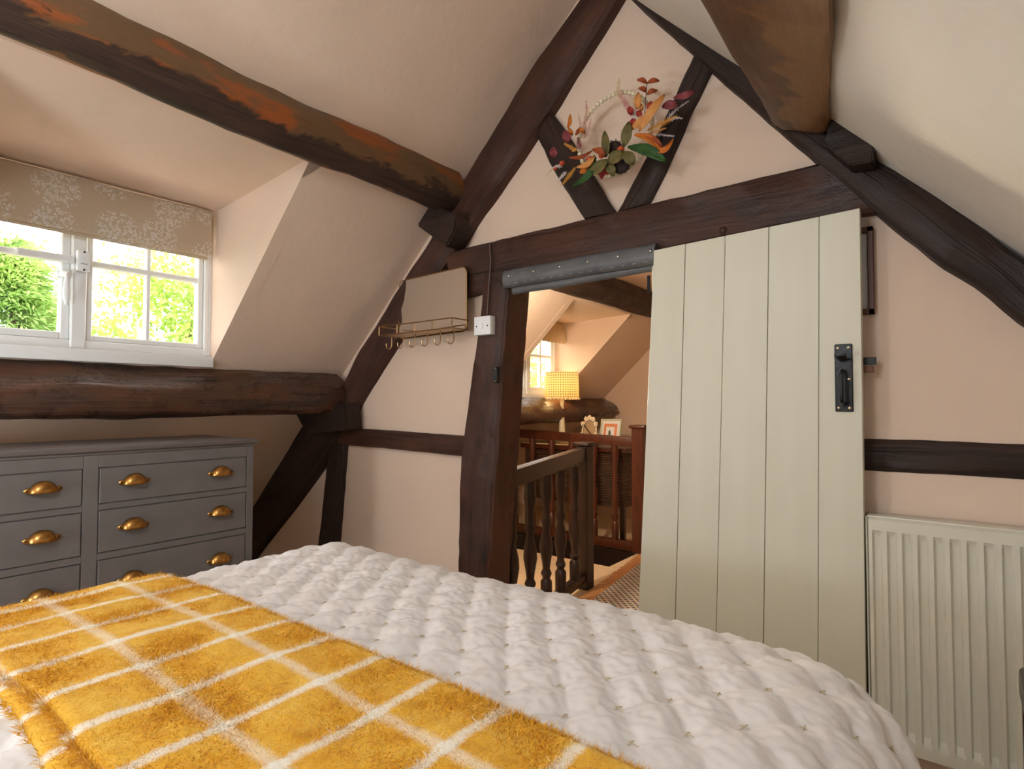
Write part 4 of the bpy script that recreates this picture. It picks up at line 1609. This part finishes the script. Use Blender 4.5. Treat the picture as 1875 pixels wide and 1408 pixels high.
sprig([(200, 1180), (130, 1160), (80, 1190)], 'white', 0.013, 0.0014, 9, 0.012)


def fern(p0, p1, mk, wd, depth=0.03):
    a, b = np.array(Z(*p0)), np.array(Z(*p1))
    d = (b - a)
    L = np.linalg.norm(d)
    d /= L
    q = np.array([-d[1], d[0]])
    m = MB()
    m.tube([tuple(onY(*a, WC[1] - depth)), tuple(onY(*b, WC[1] - depth))], 0.0012, 4)
    for k in range(22):
        t = k / 22
        for s in (-1, 1):
            base = a + d * L * t
            tip = base + (q * s * wd / 6.696 * (1 - t) ** 0.7 * (0.4 + t if t < 0.3 else 1) + d * L * 0.10)
            e = d * L * 0.045
            m.add([onY(*base, WC[1] - depth), onY(*(base + e), WC[1] - depth - 0.002), onY(*tip, WC[1] - depth - 0.006)], [(0, 1, 2)])
    return tag(m.obj('fern_frond', LM[mk], wr, False), kind='stuff')


fern((1240, 730), (1600, 550), 'gold', 75)
fern((1250, 770), (1470, 700), 'tan', 45)
fern((360, 1180), (195, 1400), 'gold', 55)
# ==================================================================== LANDING
# purlins of the landing


def sect_hall_low(y):
    w = 0.02 * math.sin(y * 4.1) + 0.01 * math.sin(y * 9)
    e = max(0, (y - 4.7) / 0.6)
    return [(-2.98, 1.20), (-3.0, 1.02), (-2.86, 0.975 + 0.06 * e), (-2.74 + w, 0.98 + 0.07 * e), (-2.70 + w, 1.06), (-2.74 + w * 0.5, 1.12), (-2.84, 1.195), (-2.92, 1.20)]


log('landing_lower_purlin', np.linspace(2.1, HALL_END - 0.02, 50), sect_hall_low, OAK_LOW, 'brown purlin below the landing window behind the lamp', amp=0.014, seed=12)


def sect_hall_up(y):
    return [(-2.12, 2.00), (-2.13, 1.91), (-2.06, 1.885), (-1.98, 1.905), (-1.915, 1.965), (-1.93, 2.05), (-2.02, 2.10)]


log('landing_upper_purlin', np.linspace(2.1, HALL_END - 0.01, 40), sect_hall_up, OAK_BLACK, 'dark purlin high on the landing slope seen through the doorway', amp=0.010, seed=14)


def splat(h, s=1.0):
    """turned baluster profile (radius, z)"""
    p = [(0.021, 0.0), (0.021, 0.13), (0.013, 0.15), (0.020, 0.18), (0.013, 0.21), (0.016, 0.25), (0.024, 0.33), (0.022, 0.38), (0.012, 0.46), (0.018, 0.50), (0.013, 0.54), (0.014, 0.60), (0.022, 0.68), (0.020, 0.74), (0.020, 0.80)]
    return [(r * s, z * h / 0.80) for r, z in p]


# near balustrade
nb_ = empty('stair_balustrade', (-1.75, 2.62, 0), 'near dark stair balustrade with turned balusters beyond the door post', 'balustrade')
pa, pb = np.array([-1.665, 2.11]), np.array([-1.838, 3.08])
dd = (pb - pa) / np.linalg.norm(pb - pa)
qq = np.array([-dd[1], dd[0]])


def bar(name, a, b, za, zb, w_, h, mat, parent, bev=0.008):
    P = []
    for zo in (-h, 0):
        P += [(a[0] - qq2[0] * w_, a[1] - qq2[1] * w_, za + zo), (b[0] - qq2[0] * w_, b[1] - qq2[1] * w_, zb + zo),
              (b[0] + qq2[0] * w_, b[1] + qq2[1] * w_, zb + zo), (a[0] + qq2[0] * w_, a[1] + qq2[1] * w_, za + zo)]
    return MB().hexa(P, bev, 2).obj(name, mat, parent)


qq2 = qq
bar('handrail', pa, pb, 0.835, 0.875, 0.030, 0.085, MAHOG_DARK, nb_)
bar('base_rail', pa, pb, 0.10, 0.10, 0.028, 0.05, MAHOG_DARK, nb_)
first = None
for k in range(5):
    t = 0.06 + 0.20 * k
    if k == 4:
        t = 0.88
    p = pa + (pb - pa) * t
    if first is None:
        first = MB().lathe(splat(0.68, 1.5), (p[0], p[1], 0.09), 14).obj('baluster', MAHOG_DARK, nb_)
        off = wloc(first) - Vector((p[0], p[1], 0))
    else:
        share(first, 'baluster', off + Vector((p[0], p[1], 0)), nb_)
nx, ny = -1.845, 3.13
MB().box(nx - 0.042, nx + 0.042, ny - 0.042, ny + 0.042, 0, 0.885, 0.006).obj('newel_post', MAHOG_DARK, nb_)
MB().box(nx - 0.055, nx + 0.055, ny - 0.055, ny + 0.055, 0.885, 0.905, 0.008, 2).obj('newel_cap', MAHOG_DARK, nb_)

# far balustrade
fb = empty('stair_balustrade', (-2.5, 4.12, 0), 'far red-brown landing balustrade in front of the lamp table', 'balustrade')
qq2 = np.array([0.0, 1.0])
fa, fb_ = np.array([-3.35, 4.12]), np.array([-1.98, 4.12])
bar('handrail', fa, fb_, 0.925, 0.885, 0.026, 0.075, MAHOG, fb)
bar('base_rail', fa, fb_, 0.075, 0.075, 0.03, 0.06, MAHOG, fb)
first = None
for px in (903, 943, 975, 1010, 1047, 1088, 1126):
    x = onY(px, 900, 4.12)[0]
    if first is None:
        first = MB().lathe(splat(0.78, 1.35), (x, 4.12, 0.07), 14).obj('baluster', MAHOG, fb)
        off = wloc(first) - Vector((x, 0, 0))
    else:
        share(first, 'baluster', off + Vector((x, 0, 0)), fb)
MB().box(-1.985, -1.885, 4.07, 4.17, 0, 0.955, 0.006).obj('newel_post', MAHOG, fb)
MB().box(-2.0, -1.87, 4.055, 4.185, 0.955, 0.980, 0.010, 2).obj('newel_cap', MAHOG, fb)

# wicker console
WICK = Mat('dark_wicker', 0.6)
v = WICK.coord('Object', (1, 1, 1))
wv = WICK.n.new('ShaderNodeTexWave')
wv.bands_direction = 'Z'
wv.inputs['Scale'].default_value = 22
wv.inputs['Distortion'].default_value = 2.0
wv.inputs['Detail'].default_value = 2
WICK.link(v, wv.inputs['Vector'])
WICK.base(WICK.ramp(wv.outputs['Fac'], [(0.2, srgb(40, 26, 18)), (0.8, srgb(96, 62, 40))]))
WICK.bump(wv.outputs['Fac'], 0.7, 0.01)
CREAM_TOP = simple('cream_cloth', srgb(232, 206, 160), 0.7, n_scale=20, color2=srgb(222, 190, 140))
cn = empty('wicker_console', (-2.62, 4.42, 0), 'dark wicker console table behind the landing balustrade', 'table')
MB().box(-3.15, -2.10, 4.20, 4.64, 0.745, 0.785, 0.008, 2).obj('table_top', MAHOG, cn)
MB().box(-3.12, -2.13, 4.23, 4.62, 0.30, 0.745, 0.006).obj('wicker_body', WICK.m, cn)
for xx in (-3.12, -2.17):
    for yy in (4.23, 4.58):
        MB().box(xx, xx + 0.04, yy, yy + 0.04, 0, 0.31, 0.004).obj('leg', MAHOG_DARK, cn)
tag(MB().box(-3.13, -2.55, 4.19, 4.63, 0.786, 0.796, 0.004, 2).obj('table_runner', CREAM_TOP), 'cream cloth runner on the wicker console under the lamp', 'cloth')

# table lamp
lx, ly, lz = -2.75, 4.28, 0.797
lm = empty('table_lamp', (lx, ly, lz), 'cream table lamp with spotted pompom-trimmed shade by the landing window', 'lamp')
CREAM_PAINT = simple('cream_lamp_paint', srgb(226, 208, 172), 0.4)
MB().lathe([(0.055, 0), (0.055, 0.012), (0.034, 0.03), (0.030, 0.10), (0.024, 0.20), (0.020, 0.245), (0.021, 0.25), (0.021, 0.258), (0.018, 0.262), (0.017, 0.33), (0.024, 0.40), (0.012, 0.41)], (lx, ly, lz), 20).obj('lamp_base', CREAM_PAINT, lm)


def shade_mat():
    m = Mat('spotted_shade_fabric', 0.9, 0, spec=0.1)
    uv = m.coord('UV')
    s = m.sep(uv)
    fx_ = m.math('SUBTRACT', m.math('FRACT', m.math('MULTIPLY', s[0], 44)), 0.5)
    fy_ = m.math('SUBTRACT', m.math('FRACT', m.math('MULTIPLY', s[1], 11)), 0.5)
    r2 = m.math('ADD', m.math('MULTIPLY', fx_, fx_), m.math('MULTIPLY', fy_, fy_))
    dots = m.ramp(r2, [(0.045, (1, 1, 1)), (0.07, (0, 0, 0))])
    c = m.mix(dots, srgb(232, 206, 150), srgb(96, 74, 50))
    m.base(c)
    tr = m.n.new('ShaderNodeBsdfTranslucent')
    m.link(c, tr.inputs[0])
    mx = m.n.new('ShaderNodeMixShader')
    mx.inputs[0].default_value = 0.5
    out = m.n['Material Output']
    m.link(m.b.outputs[0], mx.inputs[1])
    m.link(tr.outputs[0], mx.inputs[2])
    m.link(mx.outputs[0], out.inputs[0])
    return m.m


n = 44
V, UV, F = [], [], []
sz0, sz1 = lz + 0.40, lz + 0.625
for i in range(n + 1):
    an = 2 * math.pi * i / n
    for j in range(5):
        r_ = 0.152 - 0.008 * j / 4
        V.append((lx + r_ * math.cos(an), ly + r_ * math.sin(an), sz0 + (sz1 - sz0) * j / 4))
        UV.append((i / n, j / 4))
shade = build('lamp_shade', V, grid_faces(n + 1, 5), shade_mat(), lm, True, UV, None)
pp = None
for k in range(26):
    an = 2 * math.pi * k / 26
    p = Vector((lx + 0.154 * math.cos(an), ly + 0.154 * math.sin(an), sz0 - 0.010))
    if pp is None:
        pp = MB().ball(p, 0.010, 8, 6).obj('pompom', cloth('cream_pompom', srgb(236, 216, 176), srgb(226, 200, 156)), shade)
        poff = wloc(pp) - p
    else:
        share(pp, 'pompom', p + poff, shade)
lamp('table_lamp_bulb', 'POINT', (lx, ly, lz + 0.50), 1.8, (1.0, 0.62, 0.25), radius=0.03)

# flower-edged photo frame
CRM = simple('cream_resin', srgb(236, 214, 184), 0.5)
fp = empty('photo_frame', (-2.44, 4.36, 0.786), 'small oval frame edged with cream flowers on the wicker console', 'photo frame')
ctr = onY(1079, 774, 4.36)
cz = 0.786 + 0.125
cx_ = ctr[0]
V, F = [], []
pane = [(cx_ + 0.068 * math.cos(a) , 4.36 + 0.02 * math.sin(a), cz + 0.105 * math.sin(a)) for a in np.linspace(0, 2 * math.pi, 25)[:-1]]
back = [(p[0], p[1] + 0.008, p[2]) for p in pane]
F = [tuple(range(24)), tuple(range(47, 23, -1))] + [(i, i + 24, (i + 1) % 24 + 24, (i + 1) % 24) for i in range(24)]
build('frame_pane', pane + back, F, simple('beige_photo', srgb(176, 148, 112), 0.25), fp, False)
MB().tube([(p[0], p[1] - 0.002, p[2]) for p in pane + pane[:1]], 0.006, 8, False).obj('frame_ring', CRM, fp)
MB().tube([(cx_ - 0.05, 4.352, cz + 0.05), (cx_ + 0.05, 4.345, cz - 0.06)], 0.004, 6).obj('strut', IRON, fp)
for k, a in enumerate((1.57, 1.1, 2.05, 0.55, 2.6, -0.3, -0.75, 3.5)):
    c = (cx_ + 0.074 * math.cos(a), 4.35 + 0.02 * math.sin(a), cz + 0.112 * math.sin(a))
    m = MB().ball(c, 0.008, 8, 6)
    for q in range(5):
        b_ = 2 * math.pi * q / 5 + k
        m.ball((c[0] + 0.014 * math.cos(b_), c[1] - 0.002, c[2] + 0.014 * math.sin(b_)), 0.010, 8, 6, (1, 0.4, 1))
    m.obj('flower', CRM, fp)
MB().box(cx_ - 0.03, cx_ + 0.03, 4.35, 4.40, 0.786, 0.80, 0.003).obj('foot', CRM, fp)

# leaning botanical print
bp = empty('framed_print', (-2.26, 4.45, 0.786), 'pale framed leaf print with orange mount leaning on the console', 'picture')
cx_ = onY(1117, 790, 4.45)[0]


def lean_box(name, x0, x1, z0, z1, d0, d1, mat, bev=0.002):
    P = []
    for z in (z0, z1):
        y = 4.42 + 0.24 * (z - 0)
        P += [(x0, y + d0, 0.787 + z), (x1, y + d0, 0.787 + z), (x1, y + d1, 0.787 + z), (x0, y + d1, 0.787 + z)]
    return MB().hexa(P, bev).obj(name, mat, bp)


SAGE = simple('sage_frame', srgb(196, 196, 168), 0.5)
fw_, fh_ = 0.085, 0.225
lean_box('frame_side', cx_ - fw_ - 0.014, cx_ - fw_, 0, fh_, 0, 0.016, SAGE)
lean_box('frame_side', cx_ + fw_, cx_ + fw_ + 0.014, 0, fh_, 0, 0.016, SAGE)
lean_box('frame_side', cx_ - fw_, cx_ + fw_, 0, 0.014, 0, 0.016, SAGE)
lean_box('frame_side', cx_ - fw_, cx_ + fw_, fh_ - 0.014, fh_, 0, 0.016, SAGE)
lean_box('mount', cx_ - fw_, cx_ + fw_, 0.014, fh_ - 0.014, 0.006, 0.012, PAPER, 0)
lean_box('orange_mount', cx_ - 0.062, cx_ + 0.062, 0.036, fh_ - 0.042, 0.004, 0.007, simple('orange_card', srgb(222, 136, 92), 0.7), 0)
lean_box('paper', cx_ - 0.040, cx_ + 0.040, 0.052, fh_ - 0.068, 0.002, 0.005, PAPER, 0)
LEAFP = simple('grey_leaf_print', srgb(96, 92, 88), 0.8)
for (dx, z0, w_, h_, an) in ((0.0, 0.07, 0.012, 0.06, 0.1), (-0.012, 0.065, 0.009, 0.03, 0.7), (0.012, 0.065, 0.009, 0.03, -0.7)):
    V = []
    for k in range(12):
        a = 2 * math.pi * k / 12
        u_, v_ = w_ * math.cos(a), h_ / 2 * math.sin(a) + h_ / 2
        xx = cx_ + dx + u_ * math.cos(an) - v_ * math.sin(an)
        zz = z0 + u_ * math.sin(an) + v_ * math.cos(an)
        V.append((xx, 4.42 + 0.24 * zz + 0.0005, 0.787 + zz))
    build('printed_leaf', V, [tuple(range(12))], LEAFP, bp, False)

# rug
RUG = Mat('grey_woven_rug', 0.95)
v = RUG.coord('Object', (1, 1, 1))
sp = RUG.sep(v)
d1 = RUG.math('ABSOLUTE', RUG.math('SUBTRACT', RUG.math('FRACT', RUG.math('MULTIPLY', RUG.math('ADD', sp[0], sp[1]), 22)), 0.5))
d2 = RUG.math('ABSOLUTE', RUG.math('SUBTRACT', RUG.math('FRACT', RUG.math('MULTIPLY', RUG.math('SUBTRACT', sp[0], sp[1]), 22)), 0.5))
RUG.base(RUG.ramp(RUG.math('MINIMUM', d1, d2), [(0.10, srgb(206, 186, 160)), (0.20, srgb(92, 92, 98))]))
rug = empty('fringed_rug', (-1.4, 3.3, 0), 'grey patterned rug with tan fringe on the landing floor', 'rug')
e0, e1 = np.array([-1.70, 2.35]), np.array([-1.93, 4.10])
dv = (e1 - e0) / np.linalg.norm(e1 - e0)
nvx = np.array([dv[1], -dv[0]])
P = []
for z in (0.001, 0.014):
    P += [(*(e0 + nvx * 0.09), z), (*(e0 + nvx * 0.85), z), (*(e1 + nvx * 0.85), z), (*(e1 + nvx * 0.09), z)]
MB().hexa(P, 0.004).obj('rug_body', RUG.m, rug)
fr_ = MB()
for k in range(170):
    p = e0 + (e1 - e0) * (k + 0.5) / 170
    q = p + nvx * 0.095
    t = p + nvx * rng.uniform(-0.005, 0.012) + dv * rng.normal() * 0.010
    fr_.tube([(q[0], q[1], 0.010), ((q[0] + t[0]) / 2, (q[1] + t[1]) / 2, 0.012), (t[0], t[1], 0.004)], [0.0030, 0.0032, 0.0022], 4, False)
tag(fr_.obj('fringe', simple('tan_fringe', srgb(198, 140, 88), 0.9), rug), kind='stuff')

# pendant added out of view over the bed head to fill the room
pd = empty('added_pendant_lamp', (-0.78, -0.6, 1.75), 'unseen pendant lamp added as fill over the bed head', 'lamp')
MB().tube([(-0.78, -0.6, 2.19), (-0.78, -0.6, 2.50)], 0.004, 6).obj('flex', WHITE, pd)
MB().lathe([(0.03, 0.0), (0.035, 0.01), (0.02, 0.05), (0.006, 0.06)], (-0.78, -0.6, 2.18), 16).obj('lamp_holder', BRASS, pd)
MB().lathe([(0.05, 0.0), (0.05, 0.02), (0.02, 0.03)], (-0.78, -0.6, 2.47), 16).obj('ceiling_rose', WHITE, pd)
lamp('pendant_fill', 'POINT', (-0.78, -0.6, 1.95), 34.0, (0.82, 0.97, 1.10), radius=0.22)

# unseen wall lamp added behind the gable to light the landing
pn = empty('added_wall_lamp', (-1.92, 2.10, 1.38), 'unseen wall lamp added to light the landing beside the doorway', 'lamp')
MB().box(-1.96, -1.88, 2.10, 2.12, 1.44, 1.56, 0.006).obj('back_plate', BRASS, pn)
MB().tube([(-1.92, 2.12, 1.48), (-1.92, 2.32, 1.42), (-1.92, 2.42, 1.44)], 0.008, 8).obj('arm', BRASS, pn)
lamp('landing_fill', 'POINT', (-1.92, 2.42, 1.50), 44.0, (1.0, 0.88, 0.68), radius=0.06)

# bedside tables behind the camera, with lamps added to fill the room
for bx, side in ((0.42, 'right'), (-2.05, 'left')):
    bt = empty('bedside_table', (bx, -1.2, 0), 'small dark bedside table on the %s of the bed head' % side, 'table', 'bedside tables')
    MB().box(bx - 0.2, bx + 0.2, -1.40, -1.0, 0.50, 0.53, 0.006).obj('table_top', MAHOG_DARK, bt)
    for xx in (bx - 0.18, bx + 0.15):
        for yy in (-1.38, -1.05):
            MB().box(xx, xx + 0.03, yy, yy + 0.03, 0, 0.505, 0.003).obj('leg', MAHOG_DARK, bt)
    bl_ = empty('added_bedside_lamp', (bx, -1.2, 0.53), 'added unseen fill lamp on the %s bedside table' % side, 'lamp', 'added fill lamps')
    MB().lathe([(0.06, 0), (0.06, 0.012), (0.02, 0.03), (0.016, 0.25), (0.010, 0.26)], (bx, -1.2, 0.53), 16).obj('lamp_base', CREAM_PAINT, bl_)
    MB().lathe([(0.05, 0.0), (0.055, 0.012), (0.03, 0.02)], (bx, -1.2, 0.78), 20).obj('globe_holder', BRASS, bl_)
    lamp('bedside_fill', 'POINT', (bx, -1.2, 0.91), 6.0 if side == 'right' else 42.0, (0.82, 0.97, 1.10), radius=0.15)  # fill light added out of view beside the bed head

# ==================================================================== OUTSIDE


def foliage_mat(name, c1, c2):
    m = Mat(name, 0.6, 0, c1, 0.3)
    v = m.coord('Object')
    c = m.ramp(m.noise(v, 1.6, 5), [(0.35, c1), (0.65, c2)])
    m.base(c)
    tr = m.n.new('ShaderNodeBsdfTranslucent')
    m.link(c, tr.inputs[0])
    mx = m.n.new('ShaderNodeMixShader')
    mx.inputs[0].default_value = 0.4
    m.link(m.b.outputs[0], mx.inputs[1])
    m.link(tr.outputs[0], mx.inputs[2])
    m.link(mx.outputs[0], m.n['Material Output'].inputs[0])
    return m.m


def tree(label, base, h, rx, n, leaf_l, leaf_w, mat, conifer=False, seed=1, clumps=60):
    g = np.random.default_rng(seed)
    root = empty('conifer_tree' if conifer else 'leafy_tree', base, label, 'tree')
    MB().tube([base, (base[0] + 0.1, base[1], base[2] + h * 0.5), (base[0], base[1] + 0.1, base[2] + h * 0.92)], [0.16, 0.10, 0.03], 10).obj('trunk', simple('bark', srgb(84, 68, 54), 0.9, bump=(20, 0.6)), root)
    C = []
    for k in range(clumps):
        t = g.random()
        zz = base[2] + h * (0.12 + 0.86 * t)
        if conifer:
            r_ = rx * (1.02 - t) ** 0.8
            s_ = 0.16 + 0.34 * (1 - t)
        else:
            r_ = rx * math.sin(math.pi * (0.12 + 0.83 * t)) ** 0.6
            s_ = rx * 0.24
        an = g.random() * 2 * math.pi
        rad = r_ * math.sqrt(g.uniform(0.15, 1.0))
        C.append((base[0] + rad * math.cos(an), base[1] + rad * math.sin(an), zz, s_))
    C = np.array(C)
    idx = g.integers(0, clumps, n)
    c = C[idx]
    P = c[:, :3] + g.normal(size=(n, 3)) * c[:, 3:4] * np.array([0.6, 0.6, 0.34 if conifer else 0.5])
    D = g.normal(size=(n, 3))
    if conifer:
        out = P - np.array(base)
        out[:, 2] = 0
        out /= np.maximum(np.linalg.norm(out, axis=1)[:, None], 1e-6)
        D = D * 0.5 + out * 1.1 + np.array([0, 0, -0.25])
    D /= np.linalg.norm(D, axis=1)[:, None]
    S = np.cross(D, g.normal(size=(n, 3)))
    S /= np.linalg.norm(S, axis=1)[:, None]
    L = leaf_l * g.uniform(0.6, 1.3, n)[:, None]
    W = leaf_w * g.uniform(0.6, 1.3, n)[:, None]
    V = np.stack([P, P + D * L * 0.5 + S * W, P + D * L, P + D * L * 0.5 - S * W], 1).reshape(-1, 3)
    F = (np.arange(n)[:, None] * 4 + np.array([0, 1, 2, 3])).tolist()
    tag(build('foliage', V, F, mat, root, False), kind='stuff')
    return root


FG1 = foliage_mat('conifer_green', srgb(120, 164, 88), srgb(186, 214, 128))
FG2 = foliage_mat('lime_green', srgb(150, 182, 80), srgb(204, 222, 128))
GND = -3.0
tree('dense green conifer outside the left pane of the bedroom window', (-8.2, 1.55, GND), 6.0, 1.5, 70000, 0.10, 0.011, FG1, True, 3, 300)
tree('pale green leafy tree outside the right panes of the bedroom window', (-9.6, 3.95, GND), 6.25, 2.0, 34000, 0.085, 0.032, FG2, False, 5, 120)
tree('distant leafy tree seen through the landing window', (-8.5, 10.6, GND), 5.6, 2.1, 14000, 0.09, 0.034, FG2, False, 8, 100)
tag(MB().box(-60, 60, -60, 60, GND - 0.2, GND).obj('lawn', simple('grass_green', srgb(80, 104, 50), 0.95, n_scale=0.8, color2=srgb(64, 90, 40)), None, False), kind='structure')
